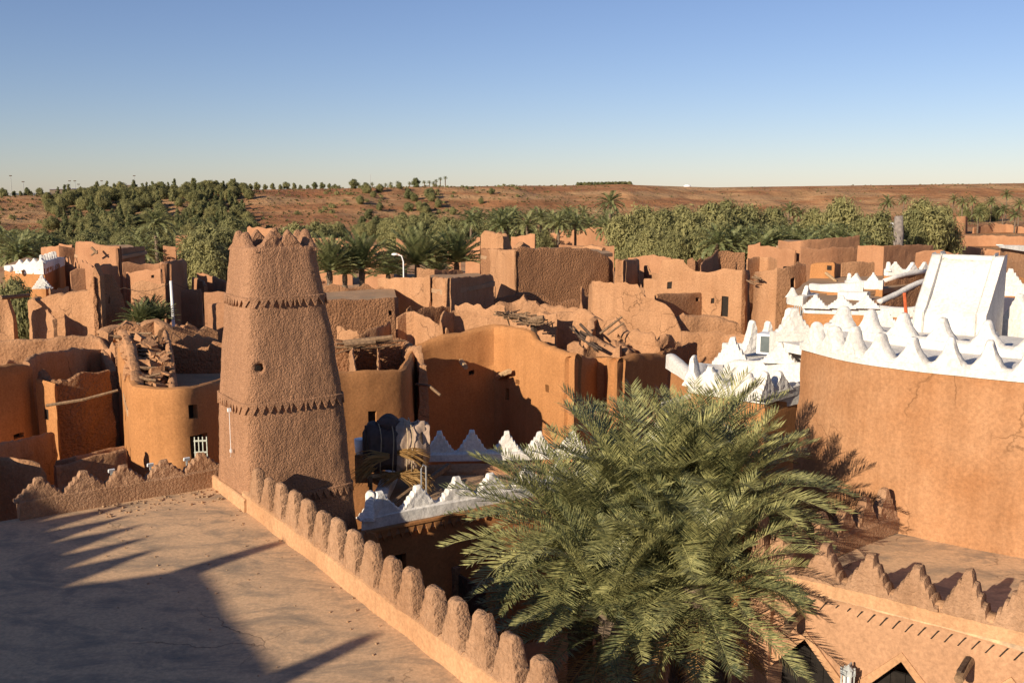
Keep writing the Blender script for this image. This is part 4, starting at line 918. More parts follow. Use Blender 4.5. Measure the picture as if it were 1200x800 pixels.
mb = MB(); mb.tube([D(54, 475, 32.2), D(97, 468, 32.3), D(138, 457, 32.6)], [.05, .05, .04], 6, .1); mb.build('stick', M['wood'], pole)
h = bld('rough_orange_house', 'orange house at the left rim with a scooped wall and very rough right side', (60, 470, 34))
wall(h, [D(-40, 430, 31.5), D(0, 429, 32.4), D(30, 425, 33.3), D(40, 426, 34.0)], 'plaster', ops=[(13, 25.5, 507.5, 513)], bat=.015, ibat=0, **{**RE, 't': .5, 'edge': .12})
wall(h, [D(39, 432, 33.9), D(43, 443, 33.7), D(64, 449, 33.3), D(67, 449, 33.4), D(90, 444, 33.9), D(94, 440, 34.0), D(133, 434, 35.2)], 'rough', ibat=0, **{**RU, 'rad': .15, 'edge': .12, 'rough': .13})
wall(h, [D(41, 443, 33.62), D(63.5, 449, 33.2)], 'plaster', 'plastered_end', ops=[(51, 54.5, 479, 491)], z0=0, **{**RE, 't': .08, 'bat': 0, 'edge': .03, 'rad': 0})
wall(h, [D(40, 421, 34.2), D(58, 412, 35.8), D(85, 409, 38), D(112, 409, 40.5), D(124, 436, 39)], 'ruin', 'rear_wall', **{**RU, 'edge': .15, 't': .6})
wall(h, [D(-40, 424, 37), D(8, 428, 37.4), D(14, 415, 37.6), D(18, 428, 37.8), D(40, 426, 38)], 'ruin', 'rear_wall', **{**RU, 'edge': .2})
h = bld('yard_wall', 'low dark topped yard wall curving below the rough orange house at left', (30, 520, 29.5), 'wall')
wall(h, [D(-60, 534, 24.4), D(0, 520, 27.2), D(40, 512, 30.0), D(68, 506, 32.6)], 'ruin', **{**RU, 'edge': .06})
h = bld('yard_wall', 'pale sunlit yard wall just behind the left end of the terrace teeth', (30, 545, 26), 'wall')
wall(h, [D(-60, 534, 25.8), D(-5, 537, 26.4), D(20, 538, 26.2), D(50, 543, 26.4), D(58, 552, 26.6)], 'ruin', **{**RU, 'edge': .08, 'rough': .05})
wall(h, [D(62, 540, 30), D(90, 536, 30), D(128, 527, 31), D(150, 524, 31.5)], 'ruin', **{**RU, 'edge': .1})
wall(h, [D(68, 546, 28.4), D(110, 535, 29.2), D(150, 527, 30)], 'ruin', **{**RU, 'edge': .1})
# ---- left: middle ruins
h = bld('long_low_ruin', 'long low ruined wall with a lit rough face running below the tall left ruin', (60, 410, 43), 'ruin')
wall(h, [D(-40, 402, 42), D(10, 400, 42.4), D(60, 396, 43.0), D(107, 392, 43.6), D(112, 396, 43.6), D(118, 412, 43)], 'ruin', **{**RU, 't': .6, 'edge': .18})
wall(h, [D(118, 405, 42), D(124, 400, 41), D(131, 410, 40)], 'ruin', 'side_wall', **RU)
h = bld('tall_left_ruin', 'tall ruin at left with a spiked corner and a dark shaded right side', (85, 355, 52), 'ruin')
wall(h, [D(31, 352, 53.4), D(36, 347, 52.4), D(60, 343, 52.0), D(92, 340, 51.6), D(105, 337, 51.3), D(108, 309, 51.2), D(113, 312, 51.2), D(116, 324, 51.2)], 'ruin', bat=.01, ibat=0, **{**RU, 'rad': .12, 'edge': .25, 't': .6})
wall(h, [D(115, 325, 51.1), D(137, 321, 53.6), D(140, 328, 54.0), D(148, 345, 55.2), D(151, 362, 56)], 'rough', 'shaded_side', ops=[(130.5, 132.5, 347, 355)], **{**RU, 'rad': .12, 'edge': .15, 't': .5})
wall(h, [D(-40, 348, 50), D(0, 350, 50.5), D(8, 352, 50.5), D(13, 372, 50.5)], 'ruin', 'pillar_wall', **{**RU, 'edge': .3, 't': .7})
wall(h, [D(-30, 345, 57), D(30, 349, 57)], 'ruin', 'rear_wall', **{**RU, 'edge': .15})
wall(h, [D(70, 372, 50.4), D(62, 360, 51.4)], 'ruin', 'buttress', **{**RU, 'edge': .2, 't': .5})
beam(h, D(0, 349, 50.2), D(34, 346, 52.2), .12)
h = bld('white_topped_house', 'orange house at far left with a white toothed parapet and a dark shaded side', (40, 320, 68))
white_rim(h, [(4, 311, 70), (17, 309.5, 67), (50, 307, 66), (52, 306.5, 66.2), (68, 301.5, 72), (76, 301, 75)], 0, band=.3)
merlon_row(h, [D(17, 309.5, 67.1)-UP*.05, D(50, 307, 66.1)-UP*.05], 'big', .8, .36, .3, 'white', n=4, off=.2)
merlon_row(h, [D(51, 306.5, 66.4)-UP*.05, D(69, 301.5, 72)-UP*.05], 'cone', .5, .5, .3, 'white', n=7, off=.2)
mb = MB(); mb.blob(D(12, 315, 66), .2, 3, 8, .03, (1, 1, 1.1)); mb.build('water_tank', M['whitemetal'], h)
floor(h, [D(5, 311, 70), D(17, 309, 67.4), D(51, 306, 66.8), D(75, 301, 75), D(30, 304, 80)], D(40, 310, 67).z-.3, 'roof', 'roof', 1.2, .05)
put('corner_finial', merlons('big', 1.2, .8, .3, 'white')[0], h, D(50, 337, 62), .2)
wall(h, [D(62, 340, 58), D(84, 337, 60)], 'ruin', 'low_wall', **RU)
h = bld('twin_level_house', 'big far house at left with a tall sunlit wall and a rounded dark right part', (130, 310, 78))
wall(h, [D(84, 283, 80), D(87, 283, 78), D(104, 283, 77), D(112, 287, 76.8), D(140, 288, 76), D(142, 288, 76.2)], 'far', ibat=0, **{**FA, 'rad': .1, 'edge': .1})
wall(h, [D(141, 290, 76.2), D(148, 291, 80), D(152, 290, 80), D(172, 288, 84)], 'far', **{**FA, 'edge': .08})
floor(h, [D(86, 284, 79), D(141, 289, 77), D(172, 288, 84), D(150, 285, 95), D(90, 283, 92)], D(120, 288, 77).z-.8, 'roof', 'roof', 1.5, .05)
beam(h, D(107, 290, 76.2), D(114, 297, 76), .09, 'spout'); beam(h, D(107, 299, 76.2), D(114, 294, 76), .07, 'spout')
h = bld('pink_low_house', 'low pink flat roofed house behind the twin level house at far left', (70, 290, 92))
wall(h, [D(45, 290, 94), D(52, 289, 92), D(68, 288, 91), D(88, 290, 92)], 'far', **{**FA, 'edge': .1})
wall(h, [D(66, 286, 100), D(82, 286, 99)], 'far', **FA)
h = bld('split_house', 'mud house with a dark right side at left, left of the sandy slope', (190, 325, 70))
wall(h, [D(144, 319, 68), D(158, 318, 67), D(166, 316.5, 66.4), D(190, 316, 65.8), D(192, 322, 66)], 'far', ops=[(176, 179, 318, 326)], **{**FA, 'edge': .2, 'step': .45})
wall(h, [D(183, 307, 74), D(192, 308, 71), D(194, 308, 71), D(219, 303, 76), D(221, 306, 79)], 'far', ibat=0, **{**FA, 'rad': .12, 'edge': .15})
wall(h, [D(144, 308, 73), D(175, 309, 74), D(185, 309, 74)], 'far', 'rear_wall', **FA)
wall(h, [D(152, 333, 60), D(172, 331, 60), D(192, 334, 60)], 'ruin', 'low_wall', **RU)
h = bld('shaded_ruin', 'ruin with a stepped broken top in the shade right of the white topped house', (105, 320, 64), 'ruin')
wall(h, [D(83, 318, 63), D(100, 310, 63.5), D(106, 312, 63)], 'far', **{**FA, 'edge': .4})
wall(h, [D(117, 311, 66), D(128, 309, 68), D(142, 312, 70)], 'far', **FA)
wall(h, [D(72, 300, 72), D(88, 304, 70), D(104, 312, 66)], 'far', **{**FA, 'edge': .6})
for i, (pts, lb) in enumerate((([(228, 320, 84), (240, 322, 82), (262, 330, 78)], 'pink sloping garden wall left of the tower top'),
        ([(210, 340, 70), (237, 339, 69), (239, 341, 71)], 'squat block of pink wall beside the white pole'),
        ([(238, 344, 66), (262, 343, 66)], 'short pink wall touching the left edge of the tower, the upper one'),
        ([(242, 356, 60), (264, 357, 60)], 'short pink wall touching the left edge of the tower, the lower one'),
        ([(222, 324, 82), (233, 328, 78), (236, 334, 76)], 'narrow broken wall end on the sandy slope left of the tower'))):
    h = bld('garden_wall', lb, pts[0], 'wall'); wall(h, pts, 'far', **{**FA, 'edge': .15})
h = bld('crumbled_ruin', 'crumbled earth ruin left of the tower with a broken lit top, below the palm bushes', (160, 390, 45), 'ruin')
wall(h, [D(131, 392, 44), D(136, 383, 44.4), D(160, 381, 45), D(180, 378, 45.4), D(184, 396, 45)], 'ruin', **{**RU, 'rough': .2, 'edge': .6, 't': .9})
wall(h, [D(190, 398, 47), D(222, 396, 47.5), D(256, 394, 48)], 'ruin', **{**RU, 'edge': .5})
wall(h, [D(186, 385, 52), D(220, 382, 53), D(256, 386, 54)], 'ruin', **{**RU, 'edge': .5})
rubble('tumbled rubble slope left of the tower, below the white pole', (-20.5, 60, .3), 7, 5, 3.2, 31, 'far', stones=160)
rubble('rubble slope in the shade of the split house', (-25.5, 61, .5), 5, 4, 3.4, 33, 'far', stones=80)
rubble('dusty mound beside the tower left edge', (-15, 56, .2), 4, 3, 1.9, 37, 'ruin', stones=60)
rubble('rubble mound in the lane before the dotted ruin', (-8, 44.5, .2), 4, 2, 3.2, 41, 'ruin', stones=50)
rubble('rubble mound in the gap right of the great block', (10.5, 66, .2), 4, 3, 4.2, 43, 'ruin', stones=50)
rubble('rubble mound behind the curved house, before the hump wall', (9.5, 48.4, .5), 2.6, 1.8, 3.4, 45, 'ruin', stones=40)
# ---- ruins among the palms behind
for nm, lb, ch in (
    ('roofless_house', 'far roofless house with post openings behind the left palms', [[(364, 283, 132), (385, 281, 130), (398, 279, 128), (412, 287, 128)]]),
    ('mound_ruin', 'far pointed heap of a ruin between the palms left of centre', [[(424, 296, 112), (432, 290, 111), (440, 286, 111), (450, 290, 111), (457, 300, 110)]]),
    ('long_pink_ruin', 'long pink ruin wall below the far trees, behind the largest block', [[(640, 274, 195), (652, 272, 195), (655, 269, 192), (690, 267, 190), (712, 266, 190)], [(600, 276, 200), (626, 275, 200)], [(655, 287, 150), (690, 288, 150), (720, 288, 150)]]),
    ('pink_gap_wall', 'short pink ruin stubs between the far palms, left of the long pink ruin', [[(598, 277, 140), (612, 276, 139), (626, 275, 138)], [(545, 280, 140), (562, 278, 139)], [(464, 279, 140), (476, 281, 140)], [(524, 282, 140), (540, 283, 140)]]),
    ('tower_back_house', 'small pale house peeping over the tower top', [[(288, 267, 150), (296, 266, 148), (325, 266, 146), (327, 268, 150)]]),
    ('left_far_wall', 'pink wall at the foot of the far tree belt, left of the tower', [[(205, 276, 150), (231, 275, 150)], [(190, 287, 120), (205, 286, 120)]]),
    ('right_far_ruin', 'small far ruin in front of the tall feathery trees at right', [[(824, 274, 150), (834, 273, 149), (838, 280, 149)], [(876, 286, 118), (890, 285, 117)]])):
    h = bld(nm, lb, ch[0][0], 'ruin')
    for c in ch: wall(h, c, 'far', **{**FA, 'step': .8, 'edge': .6})
    if nm == 'roofless_house':
        for px in (370, 380, 390, 402): beam(h, D(px, 295, 127.5), D(px, 283, 127.5), .35, 'post', 'far')
        wall(h, [(362, 279.5, 134), (398, 278, 132), (412, 286, 132)], 'far', 'rear_wall', **{**FA, 'step': .8})
# ================================================================== plants
M['frond'] = leafy('palm_leaf', (.07, .085, .036), (.38, .36, .14), .4, .5, .12, .2, 9.0)
M['frond_dry'] = leafy('dry_palm_leaf', (.30, .17, .06), (.42, .27, .11), .7, .2, .2, .2)
M['farpalm'] = leafy('far_palm_leaf', (.14, .165, .065), (.27, .265, .11), .5, .4, .3, .2)
M['tamarisk'] = leafy('tamarisk_leaf', (.17, .17, .072), (.31, .285, .12), .75, .1, .25, .25)
M['pine'] = leafy('dark_green_leaf', (.105, .12, .05), (.22, .21, .09), .75, .15, .2, .3)
M['scrub'] = leafy('dry_scrub', (.12, .11, .045), (.24, .19, .09), .8, .1, .15, .2, .05)
M['bark'] = plain('bark', (.14, .095, .06), .9, .35, 5, .03)
M['palmbark'] = plain('palm_bark', (.15, .11, .075), .9, .45, 7, .06)
M['grass'] = leafy('dry_grass', (.22, .17, .06), (.36, .28, .10), .8, .1, .2, .2)
def frond_geo(L, e0, droop, nl, seed, lw=.027, ll=.60, twist=0.0, quads=True):
    """a feather leaf along +X: rib and two rows of stiff leaflets"""
    rnd = random.Random(seed); V = []; Fc = []; P = []; p = Vector((0, 0, 0)); N_ = 26; side0 = rnd.uniform(-.25, .25)
    for i in range(N_+1):
        q = i/N_; P.append(p.copy()); e = e0-droop*q**1.5; yaw = side0*q*q
        p += Vector((math.cos(e)*math.cos(yaw), math.cos(e)*math.sin(yaw), math.sin(e)))*(L/N_)
    def at(q): x = q*N_; i = min(int(x), N_-1); return P[i].lerp(P[i+1], x-i), (P[min(i+2, N_)]-P[max(i-1, 0)]).normalized()
    for i in range(N_):                      # rib
        a, b = P[i], P[i+1]; r = .030*(1-.8*i/N_); d = (b-a).normalized(); s = d.cross(UP).normalized()*r
        k = len(V); u = s.cross(d).normalized()*r; V += [a+s, a+u, a-s, b+s*.9, b+u*.9, b-s*.9]; Fc += [(k, k+1, k+4, k+3), (k+1, k+2, k+5, k+4)]
    for i in range(nl):
        q = .10+.9*(i+rnd.random()*.6)/nl; c, d = at(min(q, .995)); s = d.cross(UP).normalized(); u = s.cross(d).normalized()
        env = min(1, .35+2.2*(q-.08))*(1-.55*max(0, (q-.5)/.5)**2); ln = ll*env
        for sg in (-1, 1):
            if rnd.random() < .03: continue
            f = .40+.45*q+rnd.uniform(-.10, .10); lift = .38+rnd.uniform(-.12, .16)
            dv = (s*sg*math.cos(lift)+u*math.sin(lift)); dv = (dv*math.cos(f)+d*math.sin(f)).normalized()
            l = ln*rnd.uniform(.85, 1.1); m = c+dv*l*.5-UP*l*.02; t = c+dv*l-UP*l*rnd.uniform(.03, .12)
            w_ = d.cross(dv).cross(dv).normalized(); w_ = (w_*.8+u*rnd.uniform(-.2, .3)).normalized()*lw*.5
            k = len(V)
            V += [c-w_*.5, c+w_*.5, m+w_, m-w_, t]; Fc += [(k, k+1, k+2, k+3), (k+3, k+2, k+4)]
    return V, Fc
FR = []
for i, (L, e, dr) in enumerate(((3.3, 1.25, .75), (3.6, 1.0, 1.0), (3.8, .78, 1.15), (3.9, .5, 1.2), (3.8, .2, 1.15), (3.6, -.15, 1.0), (3.3, -.5, .8), (3.5, 1.12, 1.2), (3.7, .62, 1.4))):
    V, Fc = frond_geo(L*.9, e, dr*.72, 58, i+11); FR.append((mk('frond', V, Fc, M['frond'], False), e))
V, Fc = frond_geo(3.2, -.75, .6, 54, 50); FRD = mk('dry_frond', V, Fc, M['frond_dry'], False)
def trunk_geo(p0, p1, r0, r1, seed, n=12, rings=30, scale=.03):
    V = []; Fc = []; p0, p1 = Vector(p0), Vector(p1); lean = Vector((n3(seed, 1), n3(seed, 2), 0))*.5
    for i in range(rings+1):
        q = i/rings; c = p0.lerp(p1, q)+lean*math.sin(q*math.pi); r = r0+(r1-r0)*q+scale*((i % 2)*1.0)
        for k in range(n):
            a = 2*math.pi*(k+.5*(i % 2))/n; V.append(c+Vector((math.cos(a)*r, math.sin(a)*r, 0))*(1+.08*n3(k, i*.6, seed)))
    for i in range(rings):
        for k in range(n): Fc.append((i*n+k, i*n+(k+1) % n, (i+1)*n+(k+1) % n, (i+1)*n+k))
    Fc.append(tuple(rings*n+k for k in range(n))); return V, Fc
def near_palm(label, heart, base, n, seed, scale=1.0, dry=5, tilt=(0, 0)):
    rnd = random.Random(seed); t = empty('date_palm', base, label, 'palm tree', 'date palms in the court')
    V, Fc = trunk_geo(base, heart, .26, .22, seed); add('trunk', V, Fc, M['palmbark'], t, False)
    mb = MB(); mb.blob(heart, .32, seed, 8, .3, (1, 1, 1.5)); mb.build('crown_shaft', M['palmbark'], t)
    g = 2.39996
    for i in range(n):
        q = i/n; e = 1.5-1.6*q+rnd.uniform(-.2, .2)      # upright inside, hanging outside
        me = min(FR, key=lambda f: abs(f[1]-e)+rnd.random()*.22)[0]
        a = i*g+rnd.uniform(-.2, .2); s = scale*rnd.uniform(.85, 1.1)
        put('frond', me, t, Vector(heart)+Vector((math.cos(a)*.12, math.sin(a)*.12, .25-.35*q)), a, (s, s, s), rnd.uniform(-.35, .35)*0, 0)
        o = t.children[-1] if False else None
    for i in range(dry):
        a = rnd.random()*6.28; put('dry_frond', FRD, t, Vector(heart)+Vector((math.cos(a)*.2, math.sin(a)*.2, -.3)), a, (scale,)*3)
    return t
for lb, px, py, Y, n, s, sd in (
    ('left date palm of the cluster in the court, its fronds brushing the white parapet', 682, 650, 18.4, 72, .78, 1),
    ('middle date palm of the cluster, the tallest, standing before the dark wall strip', 755, 630, 18.8, 80, .96, 2),
    ('right date palm of the cluster, its fronds shading the big facade', 845, 600, 18.4, 74, .68, 3),
    ('lower date palm in the shade at the left foot of the cluster', 715, 735, 16.6, 58, .68, 4),
    ('lower right date palm beside the left corner of the arcade house', 818, 700, 16.8, 70, .68, 5),
    ('rear date palm of the cluster, before the two white rain spouts', 806, 578, 20.4, 64, .82, 6)):
    h_ = D(px, py, Y); near_palm(lb, h_, (h_.x+.3*n3(sd, 5), h_.y+.3, 0), min(92, int(n*1.1)), sd, s)
# small far palms: one crown mesh per kind, copied
def crown_palm(n, L, nl, seed, lw, ll, emin=-.5, emax=1.3, dr=.9):
    rnd = random.Random(seed); mb = MB()
    for i in range(n):
        q = i/n; e = emax-(emax-emin)*q**.85; V, Fc = frond_geo(L*rnd.uniform(.85, 1.1), e, dr*rnd.uniform(.8, 1.2), nl, seed*100+i, lw, ll)
        a = i*2.4+rnd.uniform(-.2, .2); ca, sa = math.cos(a), math.sin(a)
        mb.raw([(x*ca-y*sa, x*sa+y*ca, z) for x, y, z in V], Fc)
    return mk('crown', mb.v, mb.f, M['farpalm'], False)
PB = [crown_palm(58, 3.7, 36, s, .08, .6, .1, 1.45, .55) for s in (1, 2)]       # bushy, mid distance
PF = [crown_palm(30, 3.0, 15, s, .17, .6, -.5, 1.3) for s in (3, 4, 5)]      # far
TR = {}
def palm(label, group, px, py, Y, h, s=1.0, kind='PF', zb=None):
    p = D(px, py, Y); zb = ground_z(p.x, p.y)-.1 if zb is None else zb
    if h is None: h = max(.6, p.z-zb)
    t = empty('palm_tree', (p.x, p.y, zb), label, 'palm tree', group)
    hk_ = round(h*2)/2
    if hk_ not in TR: V, Fc = trunk_geo((0, 0, 0), (0, 0, hk_), .24, .2, hk_, 8, 12, .04); TR[hk_] = mk('trunk', V, Fc, M['palmbark'], False)
    put('trunk', TR[hk_], t, (p.x, p.y, zb)); ms_ = PB if kind == 'PB' else PF
    put('crown', random.choice(ms_), t, (p.x, p.y, zb+hk_), random.random()*6.28, (s, s, s)); return t
for px, py, Y, s, lb in ((386, 318, 74, .95, 'leftmost bushy palm touching the tower edge, behind the dotted ruin'), (424, 318, 76, 1.0, 'second bushy palm from the tower, left of the street lamp'),
        (489, 312, 80, 1.15, 'bushy palm just right of the street lamp'), (535, 309, 82, 1.05, 'rightmost bushy palm beside the largest block'), (404, 324, 84, .8, 'small palm in the dark gap between the two leftmost palms'),
        (455, 325, 84, .8, 'low palm behind the street lamp foot'), (512, 322, 86, .7, 'low palm between the two right bushy palms')):
    palm(lb, 'bushy palms behind the dotted ruin', px, py, Y, None, s*.86, 'PB')
palm('lone tall palm with a slim trunk standing out over the far houses at left', None, 182, 262, 130, None, 1.05)
palm('lone tall palm rising left of the big feathery trees', None, 715, 238, 190, None, 1.1)
for px, py, Y, s, lb in ((163, 372, 52, .34, 'left low palm bush'), (176, 367, 54, .34, 'upper low palm bush'), (188, 373, 53, .3, 'right low palm bush')):
    palm(lb+' on the rubble left of the tower', 'palm bushes on the rubble', px, py, Y, None, s, 'PB')
def leafmass(lobes, n, size, seed, stretch=1.0, up=.3):
    """many small leaf sprays through the outer shells of a crown's lobes"""
    rnd = random.Random(seed); V = []; Fc = []; tot = sum(l[3]**2 for l in lobes)
    for (cx, cy, cz, r, sq) in lobes:
        for i in range(int(n*r*r/tot)):
            z = rnd.uniform(-1, 1); a = rnd.random()*6.283; k = math.sqrt(1-z*z); d = Vector((k*math.cos(a), k*math.sin(a), z))
            rr = r*(rnd.random()**.5)*(1+.6*n3(d.x*2.5+cx, d.y*2.5+cy, d.z*2.5+seed))
            c = Vector((cx, cy, cz))+Vector((d.x*rr, d.y*rr, d.z*rr*sq))
            nm_ = (d+Vector((rnd.uniform(-.6, .6), rnd.uniform(-.6, .6), rnd.uniform(-.4, .7)))).normalized()
            ax_ = nm_.cross(Vector((rnd.uniform(-1, 1), rnd.uniform(-1, 1), rnd.uniform(-.3, .3)))).normalized(); b = nm_.cross(ax_)
            s = size*rnd.uniform(.6, 1.4); k_ = len(V)
            V += [c-ax_*s*stretch*.6, c+b*s*.35, c+ax_*s*stretch*.8, c-b*s*.35]; Fc.append((k_, k_+1, k_+2, k_+3))
    return V, Fc
def tree_kind(mat, H, Wd, n, size, seed, nl=12, low=.1, stretch=1.4, conic=0.0):
    rnd = random.Random(seed); lobes = []
    for i in range(nl):
        q = (i+.5)/nl; z = H*(low+(.92-low)*q); wq = Wd*.5*(math.sin(math.pi*(.18+.72*q))*(1-conic)+conic*(1.05-q))
        a = rnd.random()*6.28; o = wq*rnd.uniform(.2, .75); r = max((.07 if conic else .12)*H, wq*rnd.uniform(.45, .75))*(.9 if conic else 1)
        lobes.append((o*math.cos(a), o*math.sin(a), z, min(r, H-z+.1*H), rnd.uniform(.9, 1.3)))
    V, Fc = leafmass(lobes, n, size, seed, stretch); me = mk('crown', V, Fc, M[mat], False)
    mb = MB(); mb.tube([(0, 0, -.3), (.1, 0, H*.2), (0, .1, H*.55)], [H*.035, H*.028, H*.015], 7, .1)
    for k in range(4):
        l = lobes[(k*3+2) % nl]; mb.tube([(0, 0, H*(.12+.06*k)), (l[0]*.5, l[1]*.5, (l[2]+H*.2)*.55), (l[0], l[1], l[2])], [H*.018, H*.012, H*.006], 5)
    return me, mk('trunk', mb.v, mb.f, M['bark'], False)
TK = {'tam': [tree_kind('tamarisk', 9, 7.2, 15000, .23, s, 34, .1, 2.0) for s in (1, 2, 3, 4)],
      'pine': [tree_kind('pine', 6, 2.9, 2200, .24, s, 22, .06, 1.8, .8) for s in (5, 6, 7)],
      'bush': [tree_kind('tamarisk', 1.5, 3.6, 500, .26, s, 9, .1, 1.3) for s in (8, 9, 10)],
      'dark': [tree_kind('pine', 7, 6, 4000, .36, s, 13, .1) for s in (11, 12)]}
def tree(kind, name, label, cat, group, x, y, h, sq=1.0):
    me, tr = random.choice(TK[kind]); H0 = {'tam': 9, 'pine': 6, 'bush': 1.5, 'dark': 7}[kind]; s = h/H0; z = ground_z(x, y)-.05*h
    t = empty(name, (x, y, z), label, cat, group); rz = random.random()*6.28
    if kind != 'bush': put('trunk', tr, t, (x, y, z), rz, (s*sq, s*sq, s))
    put('crown', me, t, (x, y, z), rz, (s*sq, s*sq, s))
def at_px(px, Y): return (px-600)/F*Y*1.0, Y
def top_h(px, py, Y): p = D(px, py, Y); return p.x, p.y, p.z-ground_z(p.x, p.y)
random.seed(21)
# the big feathery tamarisks right of centre
G = 'big feathery trees behind the ruins right of centre'
for px, py, Y, sq in ((733, 246, 158, 1), (752, 237, 165, 1), (775, 240, 158, .95), (795, 236, 170, .9), (812, 243, 150, 1), (834, 232, 166, 1), (856, 230, 172, .95), (880, 236, 176, .9), (905, 238, 180, .9), (762, 262, 138, .9), (790, 268, 134, .85), (822, 262, 136, .9), (848, 256, 146, .9), (742, 275, 140, .8)):
    x, y, h = top_h(px, py, Y); tree('tam', 'tamarisk_tree', 'big feathery olive tree in the dense clump right of the far ridge dip', 'tree', G, x, y, h, sq)
for px, py, Y, sq, lb in ((986, 226, 185, .8, 'tall pointed tree above the far holed block'), (957, 240, 190, .85, 'rounded tree left of the tall pointed tree'), (1030, 242, 150, 1.0, 'broad dark tree left of the grey stump'), (1012, 250, 150, .8, 'tree joined to the left flank of the broad dark tree'),
        (1085, 228, 160, .9, 'tall tree right of the grey stump'), (1105, 236, 165, .8, 'tree at the right flank of the tall tree by the stump'), (1072, 240, 158, .7, 'slim tree between the stump and the tall tree'),
        (1150, 236, 420, 1, 'far dark tree beyond the plain at right'), (1166, 239, 430, 1, 'far tree next to the right palms'), (1132, 240, 425, 1, 'far tree above the pink stub ruin')):
    x, y, h = top_h(px, py, Y); tree('tam', 'tamarisk_tree', lb, 'tree', 'scattered trees at right', x, y, h, sq)
G = 'feathery trees of the wadi belt, middle'
for i in range(46):
    px = random.uniform(365, 640); Y = random.uniform(165, 290); tp_ = lerpt(px, [365, 430, 470, 500, 560, 640], [258, 256, 245, 246, 255, 262])+random.uniform(0, 14)
    x, y, h = top_h(px, tp_, Y); tree('tam', 'tamarisk_tree', 'olive feathery tree in the belt at the foot of the middle escarpment', 'tree', G, x, y, min(max(h, 3.5), 10.5))
G = 'feathery trees left of the tower'
for px, py, Y in ((232, 268, 125), (245, 258, 130), (258, 264, 128), (240, 276, 118), (222, 288, 122), (252, 282, 120), (268, 262, 140), (346, 258, 150), (360, 262, 155), (372, 256, 170), (275, 250, 170), (336, 262, 160)):
    x, y, h = top_h(px, py, Y); tree('tam', 'tamarisk_tree', 'feathery grey green tree close behind the tower', 'tree', G, x, y, h)
G = 'trees of the wadi belt, left'
for i in range(62):
    px = random.uniform(-10, 235); Y = random.uniform(150, 235); py = random.uniform(268, 283)-(Y-150)*.08
    x, y, h = top_h(px, py, Y); tree('tam' if random.random() < .7 else 'dark', 'wadi_tree', 'low bushy tree in the green belt below the left escarpment', 'tree', G, x, y, min(max(h, 2.5), 6.5), 1.15)
G = 'planted dark conifers on the left slope'
for i in range(290):
    px = random.uniform(70, 292); t = random.random(); r = (px-600)/F
    b = lerpt(r, [-.6, -.3, 0], [225, 275, 330]); Y = b+lerpt(r, [-.6, 0], [130, 170])*random.uniform(-.15, .92)
    if px < 110 and random.random() < .55: continue
    k_ = i % 20 < 13
    tree('pine' if k_ else 'tam', 'conifer' if k_ else 'slope_tree', 'slim dark green conifer planted on the left escarpment slope' if k_ else 'rounded olive tree among the conifers of the left slope', 'tree', G if k_ else 'rounded trees among the conifers on the left slope', r*Y, Y, random.uniform(3.6, 6.2) if k_ else random.uniform(3.2, 5.2), 1.2)
for i in range(105):
    px = random.uniform(60, 300); r = (px-600)/F; Y = lerpt(r, [-.6, -.3, 0], [225, 275, 330])+lerpt(r, [-.6, 0], [130, 170])*random.uniform(-.15, .75)
    tree('tam', 'slope_tree', 'rounded olive tree among the conifers of the left slope', 'tree', 'rounded trees among the conifers on the left slope', r*Y, Y, random.uniform(2.6, 4.8), 1.3)
G = 'shrubs dotted on the escarpment'
for i in range(298):
    px = random.choice((random.uniform(-10, 290), random.uniform(270, 560), random.uniform(380, 620))); r = (px-600)/F
    b = lerpt(r, [-.6, -.3, 0, .25], [225, 275, 330, 390]); Y = b+lerpt(r, [-.6, 0, .6], [130, 170, 200])*(-.12+1.05*random.random()**1.35)
    tree('bush', 'shrub', 'small olive shrub on the bare escarpment slope', 'shrub', G, r*Y, Y, random.uniform(.5, 1.5))
G = 'small trees on the middle slope'
for i in range(60):
    px = random.gauss(490, 45); r = (px-600)/F; b = lerpt(r, [-.6, -.3, 0, .25], [225, 275, 330, 390]); Y = b+160*random.random()**1.7*.85
    tree('dark' if random.random() < .5 else 'tam', 'slope_tree', 'small green tree scattered on the middle escarpment slope', 'tree', G, r*Y, Y, random.uniform(2.0, 4.4), 1.15)
G = 'palms of the date grove at right'
for i in range(66):
    px = random.uniform(840, 1010); Y = random.uniform(120, 215); py = lerpt(Y, [115, 215], [291, 272])+random.uniform(-7, 5)
    palm('date palm in the thick grove behind the holed block', G, px, py, Y, None, random.uniform(.8, 1.1))
G = 'palms of the date grove in the middle'
for i in range(44):
    px = random.uniform(535, 722); Y = random.uniform(170, 270); py = lerpt(Y, [150, 290], [268, 252])+random.uniform(-5, 4)
    palm('date palm in the low grove behind the long pink ruin', G, px, py, Y, None, random.uniform(.85, 1.15))
G = 'far palms at right'
for px, py, Y in ((1118, 234, 400), (1128, 238, 390), (1180, 229, 380), (1176, 246, 370), (1140, 236, 420), (1195, 240, 370), (1040, 238, 320), (1060, 234, 380), (938, 250, 260), (925, 246, 260), (1162, 236, 420), (1147, 250, 300), (1190, 252, 300)):
    palm('far palm standing up along the tree line at right', G, px, py, Y, None, random.uniform(.9, 1.2))
G = 'palms under the left slope'
for i in range(26):
    px = random.choice((random.uniform(0, 60), random.uniform(160, 225))); Y = random.uniform(105, 160); py = lerpt(Y, [100, 160], [300, 284])+random.uniform(-5, 4)
    palm('low palm in the garden below the left slope', G, px, py, Y, None, random.uniform(.7, .95))
G = 'trees on the plateau rim at left'
